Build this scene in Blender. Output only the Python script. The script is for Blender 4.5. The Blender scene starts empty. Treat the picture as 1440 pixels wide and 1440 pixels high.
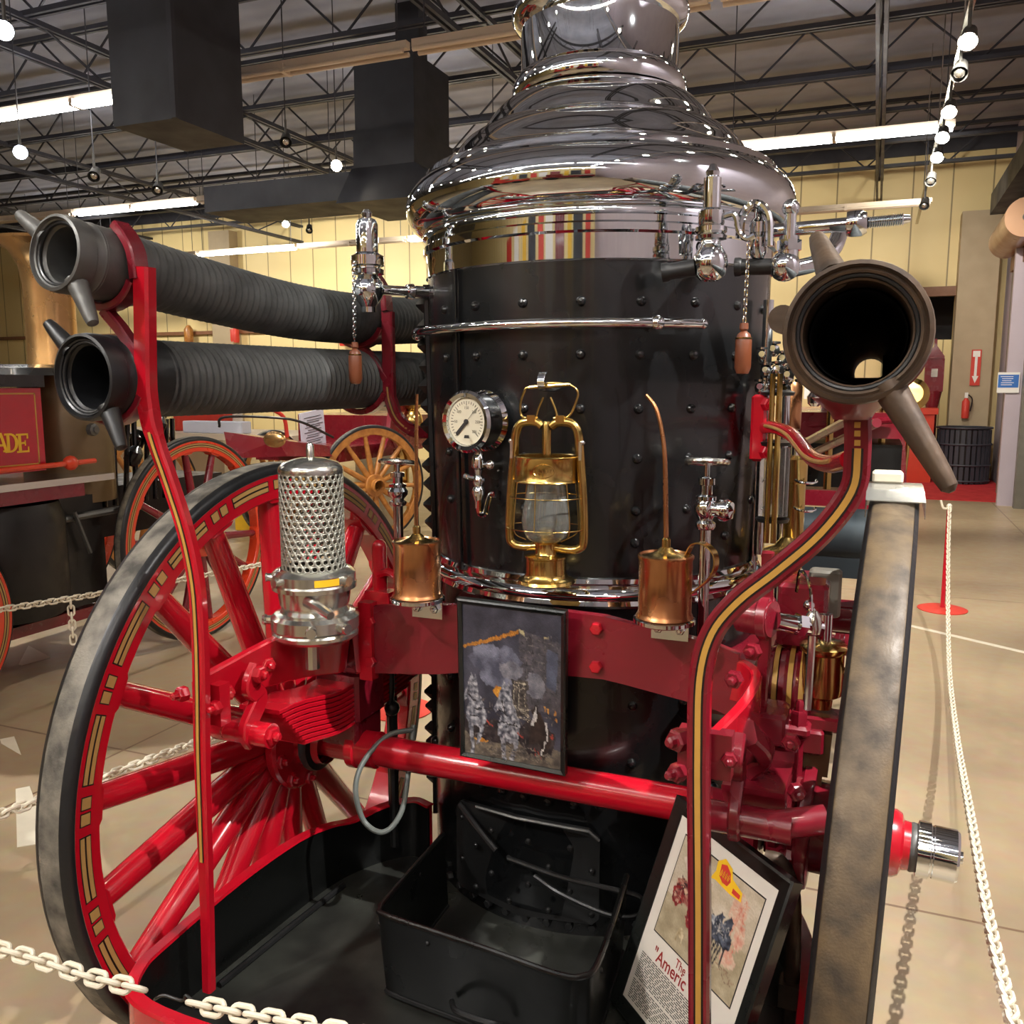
import bpy, bmesh, math, random
from mathutils import Vector, Matrix, Quaternion

random.seed(7)
PI = math.pi
sc = bpy.context.scene
COL = sc.collection
V = Vector

# ------------------------------------------------------------------ camera
FPX, YAW, PITCH = 1242.0, math.radians(22.2), math.radians(8.06)
CAM = V((0.674, -1.8125, 1.6))
cd = bpy.data.cameras.new('camera'); cam = bpy.data.objects.new('camera', cd); COL.objects.link(cam)
cam.location = CAM
cam.rotation_euler = (PI / 2 - PITCH, 0, YAW)
cd.sensor_width = 36; cd.lens = 36 * FPX / 1440
cd.clip_start = 0.02; cd.clip_end = 200
sc.camera = cam

# ------------------------------------------------------------------ world, lamps, exposure
w = bpy.data.worlds.new('world'); sc.world = w; w.use_nodes = True
bg = w.node_tree.nodes['Background']
bg.inputs[0].default_value = (0.9, 0.92, 1.0, 1); bg.inputs[1].default_value = 0.03
sc.view_settings.view_transform = 'Standard'
sc.view_settings.look = 'None'
sc.view_settings.exposure = 0.24
sc.view_settings.gamma = 1.0
sc.view_settings.use_curve_mapping = False


def lamp(name, kind, loc, target, power, color, size=0.05, angle=60, blend=0.6, size_y=None):
    l = bpy.data.lights.new(name, kind); l.energy = power; l.color = color
    if kind == 'AREA':
        l.shape = 'RECTANGLE'; l.size = size; l.size_y = size_y or size
    else:
        l.shadow_soft_size = size
    if kind == 'SPOT':
        l.spot_size = math.radians(angle); l.spot_blend = blend
    o = bpy.data.objects.new(name, l); COL.objects.link(o); o.location = loc
    d = V(target) - V(loc)
    o.rotation_euler = d.to_track_quat('-Z', 'Y').to_euler()
    return o


WARM = (1.0, 0.92, 0.80); NEUT = (1.0, 0.98, 0.95); COOL = (0.86, 0.91, 1.0)
lamp('spot_lamp', 'SPOT', (1.15, -3.6, 4.0), (0.1, 0.0, 1.1), 70, NEUT, 0.04, 55)
lamp('spot_lamp', 'SPOT', (-1.9, -3.2, 4.1), (-0.62, -0.1, 0.85), 380, NEUT, 0.03, 40)
lamp('spot_lamp', 'SPOT', (2.35, -0.6, 4.2), (1.05, 1.6, 0.0), 1050, NEUT, 0.025, 80)
lamp('spot_lamp', 'SPOT', (1.15, 2.2, 4.0), (1.2, 4.0, 0.0), 260, WARM, 0.05, 95)
lamp('spot_lamp', 'SPOT', (1.1, 5.2, 4.0), (1.2, 8.0, 0.0), 300, WARM, 0.05, 95)
lamp('spot_lamp', 'SPOT', (1.1, 8.6, 4.0), (1.6, 13.0, 0.3), 420, WARM, 0.05, 95)
lamp('spot_lamp', 'SPOT', (-5.4, -1.5, 4.2), (-3.4, 1.9, 1.0), 900, NEUT, 0.06, 60)
lamp('spot_lamp', 'SPOT', (-4.2, 5.2, 3.9), (-4.3, 6.8, 0.6), 320, WARM, 0.06, 90)
lamp('spot_lamp', 'SPOT', (-1.0, 3.5, 4.2), (-2.2, 4.5, 0.0), 300, WARM, 0.06, 100)
for xx, e in ((-15.0, 420), (-10.5, 580), (-6.5, 580), (-2.5, 400), (1.2, 190)):
    lamp('wall_fill_lamp', 'SPOT', (xx, 11.9, 4.9), (xx, 15.6, 2.6), e, (1.0, 0.93, 0.80), 0.1, 120, 1.0)  # added fill without fixtures, brightens the far wall
lamp('spot_lamp', 'SPOT', (1.2, 18.7, 4.4), (1.4, 20.4, 1.6), 200, WARM, 0.06, 120)

# ------------------------------------------------------------------ measuring helper: pixel of the photo -> point on a plane
_d = V((-math.sin(YAW), math.cos(YAW), 0)); _r = V((math.cos(YAW), math.sin(YAW), 0)); _z = V((0, 0, 1))
_f = _d * math.cos(PITCH) - _z * math.sin(PITCH); _u = _d * math.sin(PITCH) + _z * math.cos(PITCH)


def P(u, v, **k):
    R = (_r * (u - 720) - _u * (v - 720)) / FPX + _f
    (n, val), = k.items(); i = 'xyz'.index(n)
    return CAM + R * ((val - CAM[i]) / R[i])


# ------------------------------------------------------------------ materials
def s2l(c):
    return tuple(((x / 255) / 12.92 if x / 255 <= 0.04045 else ((x / 255 + 0.055) / 1.055) ** 2.4) for x in c)


def material(name, rgb, rough=0.5, metal=0.0, coat=0.0, rvar=0.1, cvar=0.0, scale=8.0, bump=0.0, bscale=None, rgb2=None,
             emit=None, trans=0.0, stretch=None):
    m = bpy.data.materials.new(name); m.use_nodes = True
    nt = m.node_tree; b = nt.nodes['Principled BSDF']; L = nt.links
    c = s2l(rgb)
    b.inputs['Base Color'].default_value = (*c, 1); b.inputs['Metallic'].default_value = metal
    b.inputs['Roughness'].default_value = rough
    if coat:
        b.inputs['Coat Weight'].default_value = coat; b.inputs['Coat Roughness'].default_value = 0.06
    if trans:
        b.inputs['Transmission Weight'].default_value = trans; b.inputs['IOR'].default_value = 1.45
    tc = nt.nodes.new('ShaderNodeTexCoord'); n = nt.nodes.new('ShaderNodeTexNoise')
    n.inputs['Scale'].default_value = scale; n.inputs['Detail'].default_value = 5
    src = tc.outputs['Object']
    if stretch:
        mp = nt.nodes.new('ShaderNodeMapping'); mp.inputs['Scale'].default_value = stretch
        L.new(src, mp.inputs['Vector']); src = mp.outputs['Vector']
    L.new(src, n.inputs['Vector'])
    mr = nt.nodes.new('ShaderNodeMapRange')
    mr.inputs['From Min'].default_value = 0.3; mr.inputs['From Max'].default_value = 0.7
    mr.inputs['To Min'].default_value = max(0.0, rough - rvar); mr.inputs['To Max'].default_value = min(1, rough + rvar)
    L.new(n.outputs['Fac'], mr.inputs['Value']); L.new(mr.outputs['Result'], b.inputs['Roughness'])
    if cvar or rgb2:
        mx = nt.nodes.new('ShaderNodeMix'); mx.data_type = 'RGBA'
        mx.inputs[6].default_value = (*c, 1)
        mx.inputs[7].default_value = (*(s2l(rgb2) if rgb2 else tuple(x * (1 - cvar) for x in c)), 1)
        r2 = nt.nodes.new('ShaderNodeMapRange'); r2.inputs['From Min'].default_value = 0.35; r2.inputs['From Max'].default_value = 0.68
        L.new(n.outputs['Fac'], r2.inputs['Value']); L.new(r2.outputs['Result'], mx.inputs[0])
        L.new(mx.outputs[2], b.inputs['Base Color'])
    if bump:
        n2 = nt.nodes.new('ShaderNodeTexNoise'); n2.inputs['Scale'].default_value = bscale or scale * 4
        L.new(src, n2.inputs['Vector'])
        bp = nt.nodes.new('ShaderNodeBump'); bp.inputs['Strength'].default_value = bump; bp.inputs['Distance'].default_value = 0.01
        L.new(n2.outputs['Fac'], bp.inputs['Height']); L.new(bp.outputs['Normal'], b.inputs['Normal'])
    if emit:
        b.inputs['Emission Color'].default_value = (*s2l(emit[0]), 1); b.inputs['Emission Strength'].default_value = emit[1]
    return m


M = {}
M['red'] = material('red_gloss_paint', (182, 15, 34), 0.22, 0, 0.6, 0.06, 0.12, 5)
M['maroon'] = material('dark_and_shaded_red', (118, 19, 34), 0.28, 0, 0.5, 0.07, 0.15, 6)  # dark red; on shaded red parts it also puts shade into the paint
M['orange_red'] = material('orange_red_paint', (214, 62, 30), 0.3, 0, 0.4, 0.06, 0.1, 6)
M['gold'] = material('gold_pinstripe', (196, 150, 70), 0.42, 0.1, 0, 0.06, 0.1, 20)
M['gold_dull'] = material('dull_gold_pinstripe', (178, 140, 82), 0.45, 0.1, 0, 0.06, 0.1, 20)
M['line'] = material('black_outline', (24, 16, 14), 0.45)
M['black'] = material('black_boiler_enamel', (13, 14, 15), 0.27, 0, 0.3, 0.06, 0.2, 4, 0.012, 60)
M['black_matte'] = material('black_iron', (22, 22, 22), 0.42, 0.0, 0.0, 0.14, 0.2, 10, 0.08, 40)
M['black_pan'] = material('black_sheet_metal', (11, 12, 11), 0.34, 0.0, 0.15, 0.12, 0.2, 6, 0.05, 25)
M['tray_floor'] = material('dark_deck_painted_sheen', (54, 55, 50), 0.36, 0.0, 0.1, 0.15, 0, 4.5, 0.05, 30, rgb2=(14, 13, 12))  # grey mottling paints the deck's reflected patch into its colour
M['chrome'] = material('chrome', (218, 223, 226), 0.035, 1.0, 0, 0.015, 0, 9)
M['chrome_dull'] = material('dull_nickel', (208, 208, 200), 0.2, 0.95, 0, 0.03, 0, 14)
M['galvanised'] = material('galvanised_mesh', (176, 176, 164), 0.42, 0.65, 0, 0.08, 0.1, 20)
M['brass'] = material('brass', (206, 178, 112), 0.2, 1.0, 0, 0.08, 0, 9, rgb2=(188, 156, 88))
M['copper'] = material('copper', (194, 142, 100), 0.26, 1.0, 0, 0.08, 0, 9, rgb2=(174, 118, 78))
M['iron'] = material('grey_cast_iron', (98, 98, 96), 0.45, 0.5, 0, 0.1, 0.25, 14, 0.08, 60)
M['rust_iron'] = material('rusty_iron', (98, 80, 64), 0.48, 0.4, 0, 0.12, 0, 14, 0.12, 50, rgb2=(60, 51, 45))
M['hose'] = material('black_rubber_hose', (80, 82, 81), 0.6, 0, 0, 0.12, 0.4, 18, 0.1, 80)
M['hose_in'] = material('hose_lining', (16, 18, 24), 0.75, 0, 0, 0.1, 0.2, 10)
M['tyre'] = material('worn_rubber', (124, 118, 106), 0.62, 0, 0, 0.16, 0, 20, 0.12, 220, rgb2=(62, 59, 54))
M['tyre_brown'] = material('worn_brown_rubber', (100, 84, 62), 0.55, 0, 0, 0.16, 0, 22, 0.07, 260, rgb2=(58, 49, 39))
M['tyre_black'] = material('black_rubber', (26, 27, 29), 0.4, 0, 0, 0.1, 0.2, 12, 0.08, 60)
M['glass'] = material('lamp_glass', (226, 230, 226), 0.07, 0, 0, 0.04, 0, 8, trans=0.93)
M['wood'] = material('turned_wood', (112, 62, 36), 0.4, 0, 0.3, 0.1, 0, 14, 0, None, rgb2=(96, 46, 22), stretch=(1, 1, 0.2))
M['oak'] = material('varnished_oak', (186, 126, 58), 0.38, 0, 0.3, 0.1, 0, 16, 0, None, rgb2=(150, 92, 38))
M['white_plastic'] = material('white_plastic', (226, 218, 196), 0.4, 0, 0, 0.08, 0.08, 12)
M['clear_plastic'] = material('cloudy_plastic', (206, 206, 198), 0.22, 0, 0.3, 0.08, 0.1, 10, trans=0.72)
M['paper'] = material('printed_paper', (216, 208, 196), 0.55, 0, 0, 0.05, 0.05, 8)
M['paper_blue'] = material('white_card', (214, 218, 234), 0.6, 0, 0, 0.05, 0.05, 8)
M['ink'] = material('black_ink', (40, 36, 34), 0.6)
M['ink_red'] = material('red_ink', (150, 40, 38), 0.6)
M['frame'] = material('black_picture_frame', (24, 26, 24), 0.3, 0, 0.2, 0.06, 0.1, 12)
M['mat_grey'] = material('dark_grey_mount', (56, 58, 62), 0.6, 0, 0, 0.05, 0.1, 12)
M['dial'] = material('cream_dial', (212, 204, 180), 0.5, 0, 0, 0.05, 0.08, 12)
M['rubber_grey'] = material('grey_rubber_tube', (96, 102, 98), 0.4, 0, 0, 0.08, 0.1, 20)
M['grey_box'] = material('grey_metal_box', (122, 118, 108), 0.5, 0.2, 0, 0.1, 0.15, 10)
M['steel_blue'] = material('dark_steel', (64, 72, 76), 0.4, 0.6, 0, 0.1, 0.15, 8)
M['duct'] = material('black_painted_duct', (44, 46, 54), 0.55, 0, 0, 0.1, 0.2, 3)
M['joist'] = material('dark_grey_steel', (50, 51, 60), 0.55, 0, 0, 0.1, 0.2, 4)
M['housing'] = material('strip_light_housing', (214, 198, 178), 0.45, 0, 0, 0.08, 0.05, 6)
M['tube'] = material('lit_tube', (255, 240, 215), 0.4, emit=((255, 252, 248), 27.0))
M['bulb'] = material('lit_spot_bulb', (255, 244, 220), 0.3, emit=((255, 242, 220), 160.0))
M['bulb_cool'] = material('lit_cool_bulb', (235, 242, 255), 0.3, emit=((225, 236, 255), 120.0))
M['carpet'] = material('red_carpet', (196, 40, 46), 0.8, 0, 0, 0.1, 0.2, 6, 0.1, 60)
M['podium'] = material('red_orange_paint', (206, 60, 34), 0.4, 0, 0.2, 0.06, 0.1, 6)
M['bin'] = material('dark_grey_slats', (58, 60, 68), 0.5, 0, 0, 0.08, 0.1, 8)
M['sign_red'] = material('red_sign_enamel', (206, 60, 46), 0.5, 0, 0, 0.05, 0.05, 8)
M['sign_blue'] = material('blue_poster', (52, 110, 190), 0.5, 0, 0, 0.05, 0.1, 8)
M['sign_white'] = material('white_print', (236, 234, 228), 0.5, 0, 0, 0.05, 0.05, 8)
M['yellow'] = material('yellow_enamel', (236, 188, 40), 0.4, 0, 0, 0.06, 0.1, 12)
M['brown_barrel'] = material('brown_jacket', (112, 92, 62), 0.4, 0.3, 0.1, 0.1, 0.2, 5)
M['stack_brass'] = material('old_brass', (190, 150, 100), 0.26, 0.9, 0, 0.06, 0.15, 5)
M['beige_trim'] = material('tan_painted_steel', (176, 158, 128), 0.55, 0, 0, 0.08, 0.08, 4)
M['brown_trim'] = material('brown_wood_trim', (132, 90, 62), 0.5, 0, 0, 0.08, 0.15, 8)
M['lilac'] = material('lilac_grey_paint', (188, 176, 186), 0.6, 0, 0, 0.06, 0.06, 3)
M['roller'] = material('tan_roller_housing', (176, 138, 108), 0.35, 0.1, 0.2, 0.08, 0.1, 3)


# ------------------------------------------------------------------ mesh builder
def frame_from(d, hint=None):
    d = V(d).normalized()
    h = V(hint) if hint else (V((0, 0, 1)) if abs(d.z) < 0.9 else V((1, 0, 0)))
    x = h.cross(d).normalized(); y = d.cross(x)
    return x, y, d


def smooth(pts, n=6, closed=False):
    pts = [V(p) for p in pts]; out = []
    N = len(pts)
    rng = range(N) if closed else range(N - 1)
    for i in rng:
        p0 = pts[(i - 1) % N] if closed or i > 0 else pts[0] * 2 - pts[1]
        p1 = pts[i]; p2 = pts[(i + 1) % N]
        p3 = pts[(i + 2) % N] if closed or i + 2 < N else p2 * 2 - p1
        for k in range(n):
            t = k / n
            out.append(0.5 * ((2 * p1) + (p2 - p0) * t + (2 * p0 - 5 * p1 + 4 * p2 - p3) * t * t + (3 * p1 - p0 - 3 * p2 + p3) * t ** 3))
    if not closed:
        out.append(pts[-1])
    return out


class MB:
    def __init__(s):
        s.v = []; s.f = []; s.marks = []

    def add(s, vs, fs):
        o = len(s.v); s.v += [V(x) for x in vs]; s.f += [[i + o for i in f] for f in fs]; return s

    def rings(s, rings, closed_u=True, cap0=True, cap1=True, loop=False):
        n = len(rings[0]); vs = [p for r in rings for p in r]; fs = []
        R = len(rings)
        for a in range(R if loop else R - 1):
            b = (a + 1) % R
            for i in range(n if closed_u else n - 1):
                j = (i + 1) % n
                fs.append([a * n + i, a * n + j, b * n + j, b * n + i])
        if cap0 and not loop: fs.append(list(range(n))[::-1])
        if cap1 and not loop: fs.append([(R - 1) * n + i for i in range(n)])
        return s.add(vs, fs)

    def box(s, c, size, rot=None):
        c = V(c); hx, hy, hz = [q / 2 for q in size]
        vs = [V((x, y, z)) for z in (-hz, hz) for y in (-hy, hy) for x in (-hx, hx)]
        if rot is not None: vs = [rot @ q for q in vs]
        return s.add([q + c for q in vs], [[0, 2, 3, 1], [4, 5, 7, 6], [0, 1, 5, 4], [1, 3, 7, 5], [3, 2, 6, 7], [2, 0, 4, 6]])

    def bb(s, lo, hi):
        lo = V(lo); hi = V(hi); return s.box((lo + hi) / 2, hi - lo)

    def bevel_box(s, c, size, b=0.005, rot=None):
        c = V(c); hx, hy, hz = [q / 2 for q in size]
        rs = []
        for z, k in ((-hz, b), (-hz + b, 0), (hz - b, 0), (hz, b)):
            x, y = hx - k, hy - k
            ring = [V((x - b, -y, z)), V((x, -y + b, z)), V((x, y - b, z)), V((x - b, y, z)), V((-x + b, y, z)), V((-x, y - b, z)), V((-x, -y + b, z)), V((-x + b, -y, z))]
            rs.append([(rot @ q if rot is not None else q) + c for q in ring])
        return s.rings(rs)

    def cyl(s, p0, p1, r0, r1=None, seg=20, cap=True, hint=None):
        p0 = V(p0); p1 = V(p1); r1 = r0 if r1 is None else r1
        x, y, d = frame_from(p1 - p0, hint)
        ring = lambda p, r: [p + (x * math.cos(2 * PI * i / seg) + y * math.sin(2 * PI * i / seg)) * r for i in range(seg)]
        return s.rings([ring(p0, r0), ring(p1, r1)], cap0=cap, cap1=cap)

    def tube(s, pts, r, seg=10, closed=False, cap=True, hint=None):
        pts = [V(p) for p in pts]; N = len(pts); rs = []
        rad = r if callable(r) else (lambda t: r)
        T = []
        for i in range(N):
            a = pts[(i - 1) % N] if closed or i > 0 else pts[i]
            b = pts[(i + 1) % N] if closed or i < N - 1 else pts[i]
            T.append((b - a).normalized())
        x, y, _ = frame_from(T[0], hint)
        for i in range(N):
            x = (x - T[i] * x.dot(T[i])).normalized(); y = T[i].cross(x)
            rr = rad(i / max(1, N - 1))
            rs.append([pts[i] + (x * math.cos(2 * PI * k / seg) + y * math.sin(2 * PI * k / seg)) * rr for k in range(seg)])
        return s.rings(rs, cap0=cap, cap1=cap, loop=closed)

    def lathe(s, prof, o=(0, 0, 0), d=(0, 0, 1), seg=32, a0=0.0, a1=2 * PI, cap=False, hint=None):
        o = V(o); x, y, d = frame_from(d, hint)
        full = abs(a1 - a0 - 2 * PI) < 1e-6
        n = seg if full else seg + 1
        rs = []
        for r, h in prof:
            rs.append([o + d * h + (x * math.cos(a0 + (a1 - a0) * i / seg) + y * math.sin(a0 + (a1 - a0) * i / seg)) * max(r, 1e-5) for i in range(n)])
        return s.rings(rs, closed_u=full, cap0=cap, cap1=cap)

    def sphere(s, c, r, seg=16, sc_=(1, 1, 1)):
        c = V(c); rs = []
        H = max(6, seg // 2)
        for i in range(H + 1):
            t = PI * i / H; z = -math.cos(t); q = max(math.sin(t), 1e-4)
            rs.append([c + V((q * math.cos(2 * PI * k / seg) * r * sc_[0], q * math.sin(2 * PI * k / seg) * r * sc_[1], z * r * sc_[2])) for k in range(seg)])
        return s.rings(rs)

    def dome(s, c, n, r, h, seg=10):
        s.mark()
        return s.lathe([(r, 0), (r * 0.92, h * 0.45), (r * 0.6, h * 0.85), (0, h)], c, n, seg)

    def torus(s, c, n, R, r, seg=32, sub=10, a0=0, a1=2 * PI):
        c = V(c); x, y, d = frame_from(n)
        full = abs(a1 - a0 - 2 * PI) < 1e-6
        N = seg if full else seg + 1
        pts = [c + (x * math.cos(a0 + (a1 - a0) * i / seg) + y * math.sin(a0 + (a1 - a0) * i / seg)) * R for i in range(N)]
        return s.tube(pts, r, sub, closed=full)

    def hexbolt(s, p, d, r=0.012, h=0.012, seg=6, dome=True):
        s.mark(); p = V(p); d = V(d).normalized()
        s.lathe([(r, 0), (r, h * 0.8), (r * 0.82, h)], p, d, seg, cap=True)
        if dome: s.lathe([(r * 0.5, h), (r * 0.5, h * 1.5), (r * 0.3, h * 1.7)], p, d, 8, cap=True)
        return s

    def sweep(s, pts, N, wd, th, cap=True):
        """rectangular bar: wd across (in the plane of the path), th along N"""
        pts = [V(p) for p in pts]; N = V(N).normalized(); n = len(pts); rs = []
        for i in range(n):
            T = (pts[min(i + 1, n - 1)] - pts[max(i - 1, 0)]).normalized()
            B = T.cross(N).normalized(); NN = B.cross(T)
            ww = (wd(i / (n - 1)) if callable(wd) else wd) / 2; t = (th(i / (n - 1)) if callable(th) else th) / 2
            b = min(ww, t) * 0.35
            p = pts[i]
            rs.append([p + B * x + NN * y for x, y in ((ww, -t + b), (ww, t - b), (ww - b, t), (-ww + b, t), (-ww, t - b), (-ww, -t + b), (-ww + b, -t), (ww - b, -t))])
        return s.rings(rs, cap0=cap, cap1=cap)

    def prism(s, poly, o, x, y, depth):
        """flat polygon (2-d points) in frame o,x,y thickened by depth along x cross y"""
        o = V(o); x = V(x); y = V(y); n = x.cross(y).normalized()
        a = [o + x * p + y * q for p, q in poly]; b = [p + n * depth for p in a]
        k = len(a)
        return s.add(a + b, [list(range(k))[::-1], list(range(k, 2 * k))] + [[i, (i + 1) % k, k + (i + 1) % k, k + i] for i in range(k)])

    def mark(s): s.marks.append(len(s.v)); return s

    def build_split(s, name, mat, parent=None):
        """one object for each marked piece"""
        ends = s.marks[1:] + [len(s.v)]; out = []
        for a, b in zip(s.marks, ends):
            m = MB(); m.v = s.v[a:b]; m.f = [[i - a for i in f] for f in s.f if a <= f[0] < b]
            out.append(m.build(name, mat, parent))
        return out

    def build(s, name, mat, parent=None, ang=35, recalc=True):
        me = bpy.data.meshes.new(name)
        o = bpy.data.objects.new(name, me); COL.objects.link(o)
        base = V((0, 0, 0))
        if parent is not None:
            o.parent = parent; base = BASE[parent]
        else:
            lo = V([min(p[i] for p in s.v) for i in range(3)]); hi = V([max(p[i] for p in s.v) for i in range(3)])
            base = V(((lo.x + hi.x) / 2, (lo.y + hi.y) / 2, lo.z)); o.location = base
        BASE[o] = base
        me.from_pydata([tuple(p - base) for p in s.v], [], s.f)
        if recalc:
            bm = bmesh.new(); bm.from_mesh(me); bmesh.ops.recalc_face_normals(bm, faces=bm.faces); bm.to_mesh(me); bm.free()
        me.materials.append(M[mat] if isinstance(mat, str) else mat)
        me.polygons.foreach_set('use_smooth', [True] * len(me.polygons))
        me.set_sharp_from_angle(angle=math.radians(ang))
        return o


BASE = {}


def tag(o, label=None, cat=None, group=None, kind=None):
    if label: o['label'] = label
    if cat: o['category'] = cat
    if group: o['group'] = group
    if kind: o['kind'] = kind
    return o


def thing(name, loc, label, cat, group=None):
    e = bpy.data.objects.new(name, None); COL.objects.link(e); e.location = loc; e.empty_display_size = 0.1
    BASE[e] = V(loc)
    return tag(e, label, cat, group)


def copy_tree(o, parent=None):
    c = o.copy(); COL.objects.link(c)
    if parent: c.parent = parent
    for ch in list(o.children): copy_tree(ch, c)
    return c


def text_mesh(name, txt, mat, parent, o, x, y, size, depth=0.0006, align='LEFT', sx=1.0, bold=0.0):
    cu = bpy.data.curves.new('lettering', 'FONT'); cu.body = txt; cu.size = 1.0; cu.align_x = align; cu.offset = bold
    cu.resolution_u = 3
    t = bpy.data.objects.new('lettering', cu); COL.objects.link(t)
    me0 = t.to_mesh(); vs = [v.co.copy() for v in me0.vertices]; fs = [list(p.vertices) for p in me0.polygons]
    t.to_mesh_clear(); bpy.data.objects.remove(t); bpy.data.curves.remove(cu)
    o = V(o); x = V(x).normalized(); y = V(y).normalized(); n = x.cross(y)
    mb = MB(); mb.add([o + x * v.x * size * sx + y * v.y * size + n * depth for v in vs], fs)
    return mb.build(name, mat, parent, recalc=False)

# ================================================================== THE HALL
def structure(o, **k): o['kind'] = 'structure'; return o


# floor: worn tan sealed concrete
def floor_material():
    m = bpy.data.materials.new('sealed_tan_concrete'); m.use_nodes = True
    nt = m.node_tree; b = nt.nodes['Principled BSDF']; L = nt.links
    tc = nt.nodes.new('ShaderNodeTexCoord')
    n1 = nt.nodes.new('ShaderNodeTexNoise'); n1.inputs['Scale'].default_value = 0.9; n1.inputs['Detail'].default_value = 6
    n2 = nt.nodes.new('ShaderNodeTexNoise'); n2.inputs['Scale'].default_value = 14; n2.inputs['Detail'].default_value = 8
    L.new(tc.outputs['Object'], n1.inputs['Vector']); L.new(tc.outputs['Object'], n2.inputs['Vector'])
    r = nt.nodes.new('ShaderNodeValToRGB')
    r.color_ramp.elements[0].position = 0.3; r.color_ramp.elements[0].color = (*s2l((156, 136, 110)), 1)
    r.color_ramp.elements[1].position = 0.7; r.color_ramp.elements[1].color = (*s2l((192, 172, 138)), 1)
    L.new(n1.outputs['Fac'], r.inputs['Fac'])
    mx = nt.nodes.new('ShaderNodeMix'); mx.data_type = 'RGBA'; mx.blend_type = 'MULTIPLY'; mx.inputs[0].default_value = 0.25
    L.new(r.outputs['Color'], mx.inputs[6]); L.new(n2.outputs['Color'], mx.inputs[7])
    # thin saw-cut joints
    sx = nt.nodes.new('ShaderNodeSeparateXYZ'); L.new(tc.outputs['Object'], sx.inputs[0])
    outs = []
    for ax, per, off in ((0, 4.6, 1.15), (1, 4.6, 0.4)):
        a = nt.nodes.new('ShaderNodeMath'); a.operation = 'ADD'; a.inputs[1].default_value = off; L.new(sx.outputs[ax], a.inputs[0])
        p = nt.nodes.new('ShaderNodeMath'); p.operation = 'PINGPONG'; p.inputs[1].default_value = per / 2; L.new(a.outputs[0], p.inputs[0])
        q = nt.nodes.new('ShaderNodeMath'); q.operation = 'LESS_THAN'; q.inputs[1].default_value = 0.006; L.new(p.outputs[0], q.inputs[0])
        outs.append(q)
    mm = nt.nodes.new('ShaderNodeMath'); mm.operation = 'MAXIMUM'; L.new(outs[0].outputs[0], mm.inputs[0]); L.new(outs[1].outputs[0], mm.inputs[1])
    m2 = nt.nodes.new('ShaderNodeMix'); m2.data_type = 'RGBA'; m2.inputs[7].default_value = (*s2l((116, 92, 72)), 1)
    L.new(mm.outputs[0], m2.inputs[0]); L.new(mx.outputs[2], m2.inputs[6]); L.new(m2.outputs[2], b.inputs['Base Color'])
    mr = nt.nodes.new('ShaderNodeMapRange'); mr.inputs['To Min'].default_value = 0.22; mr.inputs['To Max'].default_value = 0.5
    L.new(n2.outputs['Fac'], mr.inputs['Value']); L.new(mr.outputs['Result'], b.inputs['Roughness'])
    bp = nt.nodes.new('ShaderNodeBump'); bp.inputs['Strength'].default_value = 0.05; bp.inputs['Distance'].default_value = 0.01
    L.new(n2.outputs['Fac'], bp.inputs['Height']); L.new(bp.outputs['Normal'], b.inputs['Normal'])
    return m


def panel_wall_material(name, c1, c2, axis, period=0.62):
    m = bpy.data.materials.new(name); m.use_nodes = True
    nt = m.node_tree; b = nt.nodes['Principled BSDF']; L = nt.links
    tc = nt.nodes.new('ShaderNodeTexCoord'); sx = nt.nodes.new('ShaderNodeSeparateXYZ'); L.new(tc.outputs['Object'], sx.inputs[0])
    p = nt.nodes.new('ShaderNodeMath'); p.operation = 'PINGPONG'; p.inputs[1].default_value = period / 2; L.new(sx.outputs[axis], p.inputs[0])
    q = nt.nodes.new('ShaderNodeMath'); q.operation = 'LESS_THAN'; q.inputs[1].default_value = 0.012; L.new(p.outputs[0], q.inputs[0])
    n = nt.nodes.new('ShaderNodeTexNoise'); n.inputs['Scale'].default_value = 1.2; L.new(tc.outputs['Object'], n.inputs['Vector'])
    mx = nt.nodes.new('ShaderNodeMix'); mx.data_type = 'RGBA'; mx.inputs[6].default_value = (*s2l(c1), 1); mx.inputs[7].default_value = (*s2l(c2), 1)
    L.new(n.outputs['Fac'], mx.inputs[0])
    m2 = nt.nodes.new('ShaderNodeMix'); m2.data_type = 'RGBA'; m2.inputs[7].default_value = (*s2l((150, 132, 92)), 1)
    L.new(q.outputs[0], m2.inputs[0]); L.new(mx.outputs[2], m2.inputs[6]); L.new(m2.outputs[2], b.inputs['Base Color'])
    b.inputs['Roughness'].default_value = 0.5
    return m


def deck_material():
    m = material('grey_roof_deck', (158, 162, 178), 0.7, 0, 0, 0.1, 0.2, 1.2)
    nt = m.node_tree; b = nt.nodes['Principled BSDF']; L = nt.links
    tc = nt.nodes.new('ShaderNodeTexCoord'); wv = nt.nodes.new('ShaderNodeTexWave'); wv.bands_direction = 'Y'; wv.inputs['Scale'].default_value = 1.0
    L.new(tc.outputs['Object'], wv.inputs['Vector'])
    bp = nt.nodes.new('ShaderNodeBump'); bp.inputs['Strength'].default_value = 0.4; bp.inputs['Distance'].default_value = 0.03
    L.new(wv.outputs['Fac'], bp.inputs['Height']); L.new(bp.outputs['Normal'], b.inputs['Normal'])
    return m


M['floor'] = floor_material()
M['wall_y'] = panel_wall_material('yellow_metal_panels', (234, 214, 158), (226, 204, 144), 0)
M['wall_x'] = panel_wall_material('cream_metal_panels', (226, 208, 160), (218, 198, 148), 1)
M['deck'] = deck_material()
XL, XR, YB, YF, ZC = -24.0, 2.62, -9.0, 15.6, 5.9
structure(MB().bb((XL, YB, -0.2), (XR + 0.6, 21, 0)).build('floor', 'floor'))
structure(MB().bb((XL, YB, ZC), (XR + 0.6, 21, ZC + 0.15)).build('ceiling', 'deck'))
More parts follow.
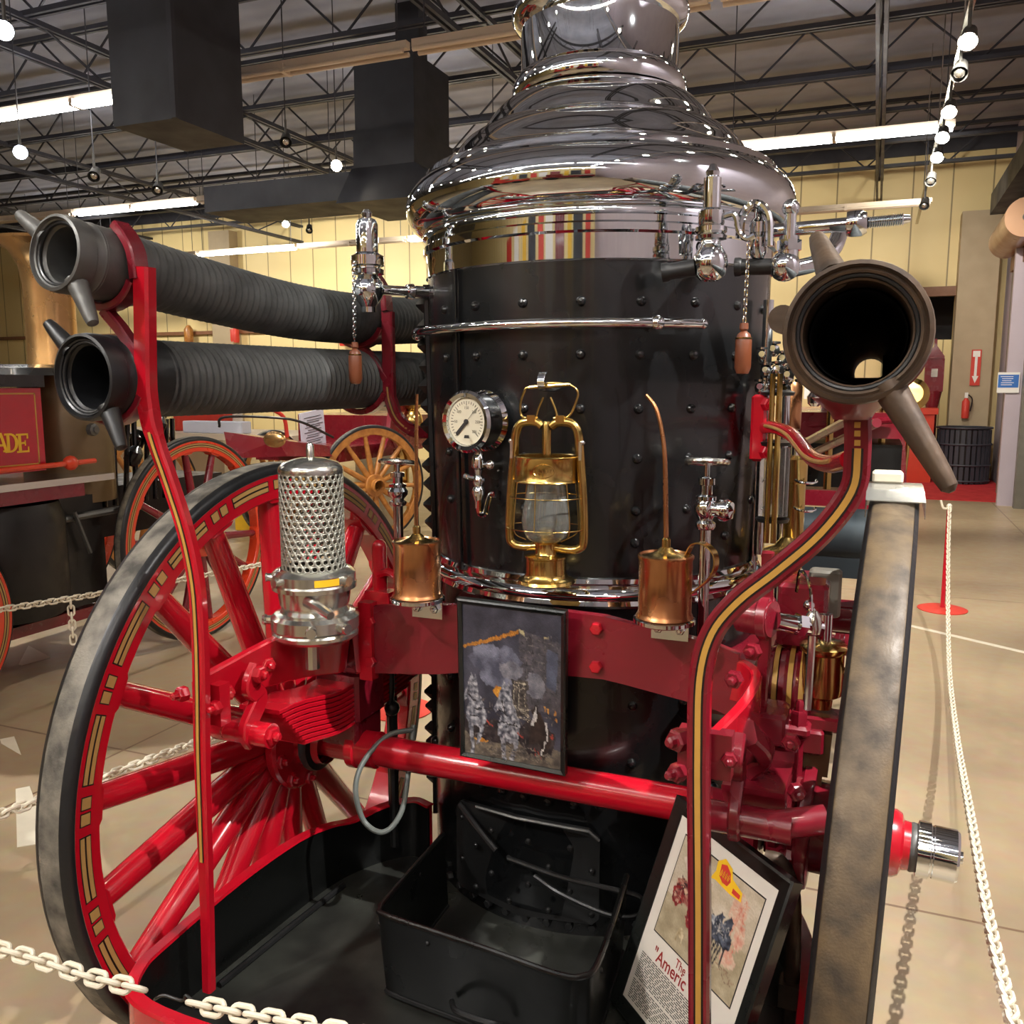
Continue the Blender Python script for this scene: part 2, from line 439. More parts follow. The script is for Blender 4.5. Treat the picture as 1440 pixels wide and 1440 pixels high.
# far wall with an opening at its right end
fw = MB()
fw.bb((XL, YF, 0), (0.72, YF + 0.16, ZC)); fw.bb((0.72, YF, 3.2), (1.86, YF + 0.16, ZC)); fw.bb((1.86, YF, 0), (XR, YF + 0.16, ZC))
structure(fw.build('wall_far', 'wall_y'))
structure(MB().bb((XL, 20.4, 0), (XR + 0.6, 20.6, ZC)).build('wall_beyond', 'wall_y'))
structure(MB().bb((XL - 0.15, YB, 0), (XL, 21, ZC)).build('wall_left', 'wall_x'))
structure(MB().bb((XL, YB - 0.15, 0), (XR + 0.6, YB, ZC)).build('wall_near', 'wall_y'))
rw = MB(); rw.bb((XR, YB, 0), (XR + 0.15, 9.4, ZC)); rw.bb((XR, 11.4, 0), (XR + 0.15, 21, ZC)); rw.bb((XR, 9.4, 3.4), (XR + 0.15, 11.4, ZC))
structure(rw.build('wall_right', 'lilac'))
structure(MB().bb((XR + 0.1, 9.4, 0), (XR + 0.14, 11.4, 3.4)).build('door_1', 'grey_box'))
# header over the opening, dark slab standing in for the dark space beyond, roof-edge beam
structure(MB().bb((0.6, YF - 0.12, 3.16), (2.22, YF + 0.02, 3.32)).build('trim_1', 'brown_trim'))
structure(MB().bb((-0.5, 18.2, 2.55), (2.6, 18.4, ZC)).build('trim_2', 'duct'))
# tan columns on the far wall and rail
structure(MB().bb((-14.0, YF - 0.3, 0), (-13.4, YF, 5.2)).build('trim_3', 'beige_trim'))
structure(MB().bb((1.86, YF - 0.42, 0), (2.46, YF, 4.5)).build('trim_4', 'beige_trim'))
structure(MB().bb((XL, YF - 0.08, 2.86), (0.6, YF, 2.94)).build('trim_5', 'brown_trim'))
structure(MB().bb((XL, YF - 0.05, 5.55), (XR, YF, ZC)).build('trim_6', 'joist'))
# right corner: steel column, lilac pilaster with frame
c = MB(); c.bb((2.44, 13.2, 0), (2.62, 13.32, 5.4)); c.bb((2.47, 12.4, 0), (2.62, 12.46, 3.9)); c.bb((2.5, 12.9, 0), (2.58, 12.96, 3.9))
structure(c.build('trim_7', 'grey_box'))
structure(MB().bb((2.28, 11.72, 0), (2.62, 11.84, 3.4)).build('trim_8', 'lilac'))
structure(MB().bb((2.45, 11.45, 0), (2.62, 11.6, 4.0)).build('trim_9', 'grey_box'))
structure(MB().bb((2.2, 8.0, 4.3), (2.62, 14.5, 4.62)).build('trim_10', 'duct'))
structure(MB().bb((-1.2, 12.1, 0.0), (2.6, 15.58, 0.012)).build('trim_11', 'carpet'))

# roof steel: open-web joists
M_J = 'joist'


def joist(y, along='x', x0=XL, x1=XR, zb=5.22, zt=5.78, step=0.62, name='roof_joist'):
    mb = MB()
    pt = (lambda s, z: V((s, y, z))) if along == 'x' else (lambda s, z: V((y, s, z)))
    for z in (zb, zt):
        for o in (-0.035, 0.035):
            off = V((0, o, 0)) if along == 'x' else V((o, 0, 0))
            a, b = pt(x0, z) + off, pt(x1, z) + off
            cdim = ((x1 - x0), 0.035, 0.05) if along == 'x' else (0.035, (x1 - x0), 0.05)
            mb.box((a + b) / 2, cdim)
    s = x0; up = True
    while s + step <= x1:
        a = pt(s, zb if up else zt); b = pt(s + step, zt if up else zb)
        mb.cyl(a, b, 0.014, seg=5, cap=False); s += step; up = not up
    return mb.build(name, M_J)


for k in range(11):
    y = -1.5 + k * 1.62
    x0 = -22 if y > 2 else -14
    o = joist(y, 'x', x0, XR)
    tag(o, 'dark open-web steel joist running across the hall under the roof deck', 'joist', 'roof joists')
for i, x in enumerate((-16.0, -11.6, -7.3, -3.1, 0.55)):
    o = joist(x, 'y', -2.0, YF, 4.86, 5.2, 0.8, 'roof_girder')
    tag(o, 'long dark steel girder running toward the yellow far wall', 'girder', 'roof girders')

# ducts
d = thing('air_duct', (-4.61, 3.98, 3.6), 'big black square air duct dropping from the roof at upper left', 'air duct')
mb = MB(); mb.bb((-4.92, 3.70, 3.6), (-4.30, 4.48, 5.9)); mb.build('duct_body', 'duct', d)
mb = MB(); mb.bb((-4.33, 3.68, 3.6), (-4.285, 3.72, 5.9)); mb.build('corner_seam', 'joist', d)
d = thing('air_duct', (-4.5, 7.4, 3.55), 'black stepped air duct with elbow and horizontal run behind the chrome dome', 'air duct')
mb = MB(); mb.bb((-4.82, 7.05, 4.35), (-4.08, 7.9, 5.15)); mb.bb((-4.6, 7.6, 5.1), (-4.3, 7.8, 5.9)); mb.bb((-4.82, 7.0, 4.0), (-4.06, 7.95, 4.36)); mb.build('riser', 'duct', d)
mb = MB()
r0 = [V((-4.85, 7.0, 4.0)), V((-4.05, 7.0, 4.0)), V((-4.05, 7.95, 4.0)), V((-4.85, 7.95, 4.0))]
r1 = [V((-5.0, 6.9, 3.62)), V((-3.55, 6.9, 3.62)), V((-3.55, 8.05, 3.62)), V((-5.0, 8.05, 3.62))]
mb.rings([r1, r0]); mb.build('elbow', 'duct', d)
MB().bb((-7.0, 7.1, 3.70), (-4.95, 7.9, 4.0)).build('horizontal_run', 'duct', d)

# strip lights: white housings, some tubes lit
ROWS = {
    'near': (4.95, [(-9.1, 1), (-6.65, 1), (-4.2, 0), (-1.75, 0), (0.7, 0)]),
    'mid': (9.0, [(-14.9, 0), (-12.45, 0), (-10.0, 1), (-7.55, 0), (-5.1, 1), (0.1, 1)]),
    'far': (13.2, [(-16.2, 1), (-13.72, 0), (-11.26, 1), (-8.80, 0), (-6.34, 1), (0.1, 0)]),
    'over': (1.0, [(-9.0, 1), (-6.5, 1), (-4.0, 0), (-1.5, 0)]),
    'back': (-3.0, [(-6.0, 1), (-3.5, 1), (-1.0, 1), (1.5, 1)]),
    'rear': (-6.5, [(-6.0, 1), (-3.5, 1), (-1.0, 1), (1.5, 1)]),
}
FIXD = {'near': 'nearest row of strip lights', 'mid': 'middle row of strip lights', 'far': 'row of strip lights by the yellow wall',
        'over': 'row above the engine', 'back': 'row behind the viewpoint', 'rear': 'last row behind the viewpoint'}


def make_strip(lit, label, loc):
    t = thing('strip_light', loc, label, 'strip light', 'ceiling strip lights')
    b = BASE[t]
    MB().bb(b + V((-1.2, -0.035, 0.025)), b + V((1.2, 0.035, 0.085))).build('housing', 'housing', t)
    for sx in (-0.6, 0.6):
        for sy in (-0.05, 0.05):
            MB().cyl(b + V((sx - 0.58, sy, 0)), b + V((sx + 0.58, sy, 0)), 0.02, seg=10).build('tube', 'tube' if lit else 'housing', t)
    MB().bb(b + V((-0.02, -0.07, -0.02)), b + V((0.02, 0.07, 0.05))).build('lamp_holder', 'housing', t)
    for sx in (-1.1, 1.1):
        MB().cyl(b + V((sx, 0, 0.1)), b + V((sx, 0, 1.6)), 0.006, seg=5).build('hanger', 'joist', t)
    return t


for rk, (y, xs) in ROWS.items():
    if rk in ('over', 'back', 'rear'): continue
    for x, lit in xs:
        make_strip(lit, ('lit' if lit else 'unlit') + ' white strip light in the ' + FIXD[rk], (x, y, 4.3))
for rk in ('over', 'back', 'rear'):
    y, xs = ROWS[rk]
    for x, lit in xs:
        make_strip(lit, ('lit' if lit else 'unlit') + ' white strip light in the ' + FIXD[rk], (x, y, 4.3))

# track lights
tk_ = MB().bb((1.09, -7.0, 4.02), (1.13, 13.2, 4.06))
for y in (-6.2, -3.4, -0.4, 2.5, 5.5, 8.3, 11.2): tk_.cyl((1.11, y, 4.05), (1.11, y, ZC), 0.006, seg=5)
t = tag(tk_.build('lighting_track', 'chrome_dull'), 'long thin lighting track leading away at upper right', 'track')


def make_spot(loc, aim, lit, label, name='spotlight', on_track=False):
    t = thing(name, loc, label, 'spotlight', 'small ceiling spotlights')
    b = BASE[t]; a = (V(aim) - b).normalized()
    MB().cyl(b + V((0, 0, 0.02)), b + V((0, 0, 0.19)), 0.012, seg=8).build('stem', 'iron', t)
    if not on_track: MB().cyl(b + V((0, 0, 0.17)), V((b.x, b.y, ZC)), 0.006, seg=5).build('drop_rod', 'joist', t)
    h = MB().lathe([(0.02, -0.1), (0.045, -0.08), (0.055, 0.03), (0.06, 0.05)], b, a, 14, cap=False).build('shade', 'iron', t)
    MB().sphere(b + a * 0.02, 0.043, 12).build('bulb', lit if lit else 'chrome_dull', t)
    return t


for i, (y, lit) in enumerate([(4.05, 'bulb'), (4.95, 'bulb'), (5.6, None), (6.55, 'bulb'), (7.35, 'bulb'), (8.1, 'bulb'), (9.2, None), (10.6, None)]):
    make_spot((1.11, y, 3.84), (0.9, y - 1.2, 2.6), lit, ('lit' if lit else 'dark') + ' spotlight on the track at upper right', on_track=True)
for k in range(9):  # this and the next two rows: unseen bulbs added for chrome sparkle
    make_spot((1.11, 2.9 - 1.15 * k, 3.84), (0.3, 0.6 - 0.5 * k, 1.0), 'bulb', 'extra lit spotlight on the track, added above and behind the viewpoint for chrome glints', on_track=True)
for k in range(9):
    make_spot((-5.6, 0.6 - 0.95 * k, 3.95), (-1.8, 0.3 - 0.4 * k, 1.0), 'bulb', 'extra lit spotlight far over the left side, added unseen for chrome glints')
for k in range(9):
    make_spot((-2.3, 1.2 - 0.95 * k, 3.95), (-0.8, 0.3 - 0.4 * k, 1.0), 'bulb', 'extra lit spotlight over the left side, added unseen for chrome glints')
make_spot((-6.6, 4.25, 3.7), CAM, 'bulb_cool', 'glaring blue-white spotlight at the left edge below the strip light')
make_spot((-4.7, 2.62, 3.9), CAM + V((-1.5, 0, 0)), 'bulb_cool', 'small bright spotlight at the top left corner')
make_spot((-4.88, 6.75, 3.98), CAM, 'bulb', 'lit spotlight against the horizontal black duct')
for (u, v, z) in ((402, 313, 4.2), (133, 245, 3.7), (363, 300, 4.2), (222, 265, 3.7), (435, 322, 4.2), (402, 197, 4.0)):
    make_spot(P(u, v, z=z), P(u, v, z=z) + V((0.6, -1, -1)), 'bulb' if (u, v) == (402, 313) else None, 'small clip spotlight hanging under the dark roof at left' if (u, v) != (402, 313) else 'lit clip spotlight in front of the yellow wall')

# hangings and engines added out of view, to be mirrored in the chrome
for k, (x, mt, wd) in enumerate(((-7.5, 'sign_red', 0.9), (-6.2, 'sign_white', 0.7), (-5.0, 'yellow', 0.5), (-4.0, 'joist', 0.9), (-2.9, 'sign_red', 0.6), (-2.0, 'sign_white', 0.8), (-0.9, 'maroon', 0.9), (0.1, 'yellow', 0.4), (0.9, 'duct', 0.9), (1.9, 'sign_red', 0.5))):
    o = MB().bevel_box((x, YB + 0.06, 2.6), (wd, 0.04, 2.4), 0.005).build('added_banner', mt)
    tag(o, 'tall coloured wall banner added behind the viewpoint, seen only mirrored in the chrome', 'banner', 'added banners on the near wall')
for k, (x, mt) in enumerate(((-4.6, 'sign_red'), (0.2, 'maroon'))):
    t = thing('fire_truck', (x, -7.2, 0), 'red fire truck added behind the viewpoint, %s in the chrome reflections' % ('left' if k == 0 else 'right'), 'fire truck')
    MB().bevel_box((x, -7.2, 0.95), (3.4, 1.6, 0.7), 0.05).build('body', mt, t)
    MB().bevel_box((x - 0.9, -7.2, 1.75), (1.1, 1.5, 0.9), 0.08).build('cab', mt, t)
    MB().bevel_box((x + 0.8, -7.2, 1.5), (1.6, 1.4, 0.35), 0.04).build('hose_bed', 'chrome_dull', t)
    for wx_ in (-1.1, 1.1):
        for wy_ in (-6.45, -7.95):
            MB().lathe([(0.2, -0.1), (0.42, -0.1), (0.45, -0.06), (0.45, 0.06), (0.42, 0.1), (0.2, 0.1)], (x + wx_, wy_, 0.45), (0, 1, 0), 28, cap=True).build('wheel', 'tyre_black', t)

# right-hand wall fittings
t = thing('roller_door', (2.3, 11.7, 3.45), 'tan rolled-up door drum high on the right wall', 'roller door')
MB().cyl((2.22, 10.55, 3.60), (2.30, 13.0, 3.66), 0.23, seg=32).build('drum', 'roller', t)
MB().bb((2.36, 10.6, 3.22), (2.56, 12.9, 3.42)).build('bottom_bar', 'brown_trim', t)
MB().cyl((2.22, 10.56, 3.60), (2.22, 10.50, 3.60), 0.045, seg=14).build('axle_end', 'iron', t)
MB().bb((2.40, 10.62, 3.4), (2.615, 10.7, 3.72)).build('wall_bracket', 'iron', t)
s = MB().box(P(1418, 538, y=11.7), (0.26, 0.02, 0.27)).build('wall_poster', 'sign_white'); tag(s, 'small blue and white poster on the lilac pillar', 'poster')
q = P(1418, 536, y=11.69)
MB().box(q, (0.24, 0.006, 0.17)).build('poster_panel', 'sign_blue', s)
for k in range(5):
    MB().box(q + V((-0.02 + 0.01 * (k % 2), -0.004, 0.06 - 0.027 * k)), (0.15 - 0.02 * (k % 3), 0.002, 0.008)).build('poster_line', 'sign_white', s)
q = P(1372, 517, y=15.16)
s = MB().box(q, (0.15, 0.02, 0.6)).build('extinguisher_sign', 'sign_red'); tag(s, 'tall red sign with white down arrow on the tan column', 'sign')
a = MB(); y0 = q.y - 0.012
a.prism([(-0.02, 0.24), (-0.02, -0.14), (-0.05, -0.14), (0, -0.26), (0.05, -0.14), (0.02, -0.14), (0.02, 0.24)], (q.x, y0, q.z), (1, 0, 0), (0, 0, 1), 0.003)
a.prism([(-0.055, 0.28), (-0.055, 0.18), (0.055, 0.18), (0.055, 0.28)], (q.x, y0, q.z), (1, 0, 0), (0, 0, 1), 0.002)
a.build('arrow', 'sign_white', s)
q = P(1358, 570, y=15.1)
t = thing('fire_extinguisher', q - V((0, 0, 0.25)), 'small red fire extinguisher hanging on the tan column', 'fire extinguisher')
MB().lathe([(0.0, -0.22), (0.055, -0.22), (0.06, -0.2), (0.06, 0.06), (0.03, 0.11), (0.02, 0.13)], q, (0, 0, 1), 16).build('cylinder', 'sign_red', t)
MB().box(q + V((0, 0, 0.17)), (0.05, 0.05, 0.09)).build('valve_head', 'sign_white', t)
MB().tube(smooth([q + V((0.03, -0.02, 0.18)), q + V((0.09, -0.03, 0.1)), q + V((0.07, -0.03, -0.1))]), 0.012, 6).build('discharge_hose', 'line', t)
# slatted bin
bx, by = 2.08, 14.75
t = thing('waste_bin', (bx, by, 0.012), 'dark grey slatted round waste bin on the red carpet', 'waste bin')
MB().lathe([(0.36, 0.03), (0.38, 0.9)], (bx, by, 0.012), (0, 0, 1), 32, cap=True).build('liner', 'line', t)
for k in range(30):
    a = 2 * PI * k / 30; n = V((math.cos(a), math.sin(a), 0))
    mb = MB(); mb.box(V((bx, by, 0.46)) + n * 0.40, (0.02, 0.058, 0.88), Matrix.Rotation(a, 3, 'Z')); mb.build('slat', 'bin', t)
for z in (0.06, 0.32, 0.66, 0.93):
    MB().torus((bx, by, z), (0, 0, 1), 0.415, 0.018, 32, 6).build('hoop', 'bin', t)
# orange-red podium with card
t = thing('podium', (1.58, 14.4, 0.012), 'orange-red box podium with sloping top beside the tan column', 'podium')
mb = MB()
p0 = [(-0.28, 0), (0.28, 0), (0.28, 1.2), (-0.28, 1.05)]
mb.prism(p0, (1.6, 14.75, 0.012), (0, -1, 0), (0, 0, 1), 0.5); mb.build('cabinet', 'podium', t)
MB().bb((1.05, 14.43, 1.15), (1.65, 15.08, 1.25)).build('top_board', 'podium', t)
MB().bb((1.3, 14.44, 0.55), (1.55, 14.47, 0.95)).build('notice_card', 'sign_red', t)
MB().bb((1.38, 14.43, 0.74), (1.48, 14.44, 0.88)).build('card_symbol', 'sign_white', t)
# old fire-alarm box on a post
q = P(1312, 545, y=15.28)
t = thing('alarm_box', (q.x, q.y, 0.012), 'dark red street fire alarm box on a post beyond the podium', 'alarm box')
mb = MB(); mb.lathe([(0.03, 2.42), (0.035, 2.3), (0.2, 2.12), (0.2, 2.08)], (q.x, q.y, 0), (0, 0, 1), 4, hint=(1, 1, 0)); mb.build('roof', 'maroon', t)
MB().box((q.x, q.y, 1.8), (0.3, 0.24, 0.56)).build('box', 'maroon', t)
MB().box((q.x, q.y - 0.13, 1.84), (0.1, 0.02, 0.14)).build('plate', 'chrome_dull', t)
MB().lathe([(0.2, 0), (0.2, 0.1), (0.1, 0.2), (0.09, 1.2), (0.15, 1.52)], (q.x, q.y, 0.012), (0, 0, 1), 16, cap=True).build('post', 'maroon', t)
# flat white patches on the floor
for k, (poly, lab) in enumerate([
    ([(22, 1110), (42, 1106), (60, 1160), (62, 1186), (24, 1192)], 'flat white patch on the floor nearest the left chain'),
    ([(0, 1040), (20, 1036), (30, 1062), (2, 1046)], 'small white triangle on the floor at the left edge'),
    ([(26, 935), (40, 908), (72, 925), (30, 936)], 'pale patch on the floor beside the red wheel')]):
    pts = [P(u, v, z=0.0) for u, v in poly]
    o = MB().add([p + V((0, 0, 0.0)) for p in pts] + [p + V((0, 0, 0.002)) for p in pts],
                 [list(range(len(pts))), list(range(len(pts), 2 * len(pts)))] + [[i, (i + 1) % len(pts), len(pts) + (i + 1) % len(pts), len(pts) + i] for i in range(len(pts))]).build('floor_patch', 'white_plastic')
    tag(o, lab, 'tape', 'white floor patches')
a, b = P(1280, 880, z=0), P(1460, 922, z=0)
dd = (b - a).normalized(); nn = V((-dd.y, dd.x, 0)) * 0.022
o = MB().add([a - nn, b - nn, b + nn, a + nn] + [p + V((0, 0, 0.002)) for p in (a - nn, b - nn, b + nn, a + nn)], [[0, 1, 2, 3], [4, 5, 6, 7], [0, 1, 5, 4], [1, 2, 6, 5], [2, 3, 7, 6], [3, 0, 4, 7]]).build('floor_stripe', 'white_plastic')
tag(o, 'narrow white line on the floor behind the red stanchion', 'floor line')

# ================================================================== THE STEAM FIRE ENGINE
ENG = thing('steam_fire_engine', (0, 0, 0), 'black and red steam fire engine with chrome dome and red spoked wheels filling the middle', 'fire engine')
BX, BY = -0.02, 0.475           # boiler axis


def on(theta, R, z):
    a = math.radians(theta); return V((BX + R * math.cos(a), BY + R * math.sin(a), z))


# --- boiler
mb = MB()
mb.lathe([(0.40, 0.22), (0.432, 0.24), (0.436, 0.5), (0.432, 0.92), (0.424, 1.05), (0.42, 1.10), (0.424, 1.16), (0.431, 1.45), (0.438, 1.70), (0.441, 1.88)], (BX, BY, 0), (0, 0, 1), 96)
for z, r in ((1.783, 0.439), (1.670, 0.437), (1.552, 0.433), (1.442, 0.431), (1.325, 0.428), (1.252, 0.426), (1.000, 0.427), (0.872, 0.433), (0.734, 0.435)):
    for th in (-128.5, -111.9, -94.6, -77.4, -60.4, -43.6, -26.5, -9.5):
        if z == 1.252 and th not in (-60.4, -26.5): continue
        if z in (1.0, 0.872, 0.734) and -100 < th < -70: continue
        n = V((math.cos(math.radians(th)), math.sin(math.radians(th)), 0))
        mb.dome(on(th, r - 0.001, z), n, 0.0115, 0.011, 12)
# ring of big rivets round the firebox
for k in range(16):
    th = -150 + k * 8
    mb.dome(on(th, 0.434, 0.635), (math.cos(math.radians(th)), math.sin(math.radians(th)), 0), 0.014, 0.016, 10)
boiler = mb.build('boiler', 'black', ENG, 30)
# vertical jacket seam with its row of square nuts down the left side
mb = MB()
for th in (-120.0,):
    pts = [on(th, 0.4375 + 0.012 * (z - 1.16) / 0.7, z) for z in (1.16, 1.4, 1.7, 1.87)]
    mb.sweep(pts, (math.cos(math.radians(th)), math.sin(math.radians(th)), 0), 0.012, 0.008)
mb.sweep([on(-154, 0.438, z) for z in (0.42, 0.9, 1.1)], (math.cos(math.radians(-154)), math.sin(math.radians(-154)), 0), 0.05, 0.014)
mb.sweep([on(-154, 0.43 + 0.016 * (z - 1.15) / 0.7, z) for z in (1.17, 1.5, 1.86)], (math.cos(math.radians(-154)), math.sin(math.radians(-154)), 0), 0.05, 0.014)
mb.build('seam_strip', 'black', boiler)
th = math.radians(-159)
n = V((math.cos(th), math.sin(th), 0))
for k in range(26):
    z = 0.50 + k * 0.0525
    r = 0.436 if z < 1.05 else 0.426 + 0.018 * (z - 1.05) / 0.8
    if 1.08 < z < 1.2: continue
    mb = MB(); p = on(-159 + (k % 2) * 4, r, z)
    mb.lathe([(0.021, 0.0), (0.021, 0.012), (0.004, 0.03)], p, n, 4, cap=True, hint=(0, 0, 1))
    mb.build('seam_nut', 'black_matte', boiler)

# --- chrome jacket band, dome, smokestack
prof = [(0.440, 1.868), (0.446, 1.872), (0.446, 1.925), (0.452, 1.93), (0.452, 1.945), (0.446, 1.95), (0.446, 1.963), (0.454, 1.968), (0.454, 1.978), (0.448, 1.985)]
MB().lathe(prof, (BX, BY, 0), (0, 0, 1), 96).build('jacket_band', 'chrome', ENG, 50)
prof = [(0.448, 1.983), (0.462, 1.986), (0.480, 2.000), (0.492, 2.022), (0.495, 2.045), (0.489, 2.070), (0.474, 2.092), (0.460, 2.104), (0.448, 2.110),
        (0.446, 2.114), (0.446, 2.124), (0.442, 2.128), (0.428, 2.130), (0.414, 2.134), (0.400, 2.140), (0.392, 2.146),
        (0.388, 2.150), (0.384, 2.154), (0.374, 2.170), (0.360, 2.190), (0.345, 2.206), (0.332, 2.216), (0.320, 2.222),
        (0.306, 2.226), (0.302, 2.229), (0.299, 2.234), (0.296, 2.240), (0.285, 2.258), (0.270, 2.278), (0.252, 2.296), (0.236, 2.308), (0.222, 2.315)]
dome = MB().lathe(prof, (BX, BY, 0), (0, 0, 1), 128).build('dome', 'chrome', ENG, 50)
prof = [(0.205, 2.312), (0.212, 2.318), (0.219, 2.330), (0.221, 2.345), (0.217, 2.358), (0.212, 2.366), (0.209, 2.372), (0.202, 2.376), (0.1985, 2.380),
        (0.1985, 2.488), (0.204, 2.492), (0.214, 2.500), (0.221, 2.512), (0.223, 2.522), (0.219, 2.534), (0.213, 2.545), (0.206, 2.556), (0.202, 2.6), (0.202, 2.75), (0.23, 2.85), (0.24, 2.86), (0.19, 2.84)]
MB().lathe(prof, (BX, BY, 0), (0, 0, 1), 112).build('smokestack', 'chrome', ENG, 50)
prof = [(0.424, 1.172), (0.432, 1.170), (0.436, 1.160), (0.430, 1.150), (0.438, 1.146), (0.444, 1.134), (0.438, 1.122), (0.430, 1.118), (0.434, 1.108), (0.424, 1.100)]
MB().lathe(prof, (BX, BY, 0), (0, 0, 1), 96).build('base_ring', 'chrome', ENG, 50)

# --- handrail across the front of the boiler
th0, th1 = -152, -50
pts = [on(th0, 0.468, 1.735) + V((-math.sin(math.radians(-152)) * -1, math.cos(math.radians(-152)) * -1, 0)) * 0.10]
pts += [on(th0 + (th1 - th0) * i / 24, 0.468, 1.735) for i in range(25)]
te = V((-math.sin(math.radians(th1)), math.cos(math.radians(th1)), 0))
pts += [pts[-1] + te * 0.05]
rail = MB().tube(pts, 0.0105, 12).build('handrail', 'chrome', ENG)
for th in (-152, -57):
    p = on(th, 0.468, 1.735)
    MB().sphere(p, 0.017, 16).build('rail_ball', 'chrome', rail)
    MB().cyl(on(th, 0.43, 1.735), p, 0.009, seg=10).build('rail_stud', 'chrome', rail)
for p in (pts[0], pts[-1]):
    MB().sphere(p, 0.012, 12).build('rail_end', 'chrome', rail)


def chain_mesh(mb, pts, pitch, L, Wd, r, seg=10, sub=5):
    """stadium links strung along a polyline"""
    d = [0]
    for a, b in zip(pts, pts[1:]): d.append(d[-1] + (b - a).length)
    n = int(d[-1] / pitch)
    for k in range(n):
        s = (k + 0.5) * pitch; i = 0
        while i < len(d) - 2 and d[i + 1] < s: i += 1
        f = (s - d[i]) / max(1e-6, d[i + 1] - d[i]); c = pts[i].lerp(pts[i + 1], f); T = (pts[i + 1] - pts[i]).normalized()
        x, y, _ = frame_from(T)
        side = (x + y).normalized() if k % 2 else (x - y).normalized()
        ring = []
        h = L / 2 - Wd / 2
        for j in range(seg):
            a = 2 * PI * j / seg + PI / seg
            q = side * math.cos(a) * Wd / 2 + T * (math.sin(a) * Wd / 2 + (h if math.sin(a) > 0 else -h))
            ring.append(c + q)
        mb.tube(ring, r, sub, closed=True, hint=side.cross(T))
    return mb


def wooden_grip(p, name, parent, L=0.10):
    g = MB().lathe([(0.004, 0), (0.008, 0), (0.009, -0.012), (0.006, -0.016), (0.013, -0.022), (0.0165, -0.035), (0.0165, -L + 0.012), (0.012, -L), (0.0, -L - 0.002)], p, (0, 0, 1), 16).build(name, 'wood', parent)
    g['label'] = 'turned wooden pull grip'
    MB().torus(p + V((0, 0, -0.03)), (0, 0, 1), 0.0155, 0.002, 16, 5).build('grip_band', 'brass', g)
    return g


# --- steam whistle / safety valve on the left
wx, wy = -0.497, 0.12
pz = 1.838
v = MB().lathe([(0.0000, 1.7823), (0.0176, 1.7823), (0.0176, 1.7950), (0.0209, 1.7993), (0.0286, 1.8095), (0.0374, 1.8248), (0.0396, 1.8375), (0.0352, 1.8545), (0.0264, 1.8656), (0.0242, 1.8715),
                (0.0396, 1.8741), (0.0407, 1.8843), (0.0330, 1.8877), (0.0330, 1.8911), (0.0407, 1.8945), (0.0407, 1.9166), (0.0308, 1.9217), (0.0270, 1.9251), (0.0270, 1.9905), (0.0220, 2.0033), (0.0110, 2.0084), (0.0132, 2.0186), (0.0077, 2.0271), (0.0000, 2.0288)], (wx, wy, 0), (0, 0, 1), 24).build('steam_whistle', 'chrome', ENG)
e = on(211, 0.435, pz)
MB().lathe([(0.013, 0), (0.013, 0.10), (0.018, 0.102), (0.02, 0.118), (0.016, 0.122), (0.016, 0.165)], (wx, wy, pz), (e - V((wx, wy, pz))), 16).build('whistle_pipe', 'chrome', v)
MB().cyl((wx, wy - 0.034, 1.828), (wx, wy - 0.05, 1.828), 0.008, seg=10).build('whistle_lever', 'chrome', v)
cpts = [V((wx - 0.012, wy - 0.044, 1.90)), V((wx - 0.014, wy - 0.046, 1.705))]
chain_mesh(MB(), cpts, 0.009, 0.014, 0.007, 0.0014, 8, 4).build('pull_chain', 'chrome', v)
wooden_grip(V((wx - 0.014, wy - 0.046, 1.708)), 'pull_grip', v)

# --- safety valve on the right
vx, vy = 0.352, 0.03
v = MB().lathe([(0.0, 1.82), (0.018, 1.812), (0.030, 1.822), (0.036, 1.842), (0.034, 1.860), (0.024, 1.876), (0.020, 1.882), (0.020, 1.890), (0.031, 1.892), (0.032, 1.898), (0.027, 1.902), (0.032, 1.906), (0.032, 1.915), (0.024, 1.918),
                (0.026, 1.922), (0.026, 1.946), (0.020, 1.950), (0.0175, 1.952), (0.0175, 2.010), (0.012, 2.014), (0.014, 2.022), (0.006, 2.036), (0.0, 2.038)], (vx, vy, 0), (0, 0, 1), 22).build('safety_valve', 'chrome', ENG)
MB().cyl((vx - 0.02, vy, 1.842), on(-43, 0.43, 1.842), 0.016, seg=12).build('valve_stem', 'chrome', v)
MB().lathe([(0.018, 0), (0.016, 0.05), (0.019, 0.055), (0.019, 0.066)], (vx - 0.028, vy - 0.01, 1.838), (-0.95, -0.1, -0.12), 14, cap=True).build('valve_nozzle', 'black_matte', v)
MB().tube(smooth([V((vx + 0.02, vy, 1.935)), V((vx + 0.045, vy, 1.937)), V((vx + 0.055, vy, 1.905)), V((vx + 0.07, vy, 1.89)), V((vx + 0.085, vy, 1.895))]), 0.006, 8).build('valve_lever', 'chrome', v)
chain_mesh(MB(), [V((vx + 0.075, vy, 1.89)), V((vx + 0.07, vy + 0.01, 1.722))], 0.009, 0.014, 0.007, 0.0014, 8, 4).build('pull_chain', 'chrome', v)
wooden_grip(V((vx + 0.07, vy + 0.01, 1.727)), 'pull_grip', v)

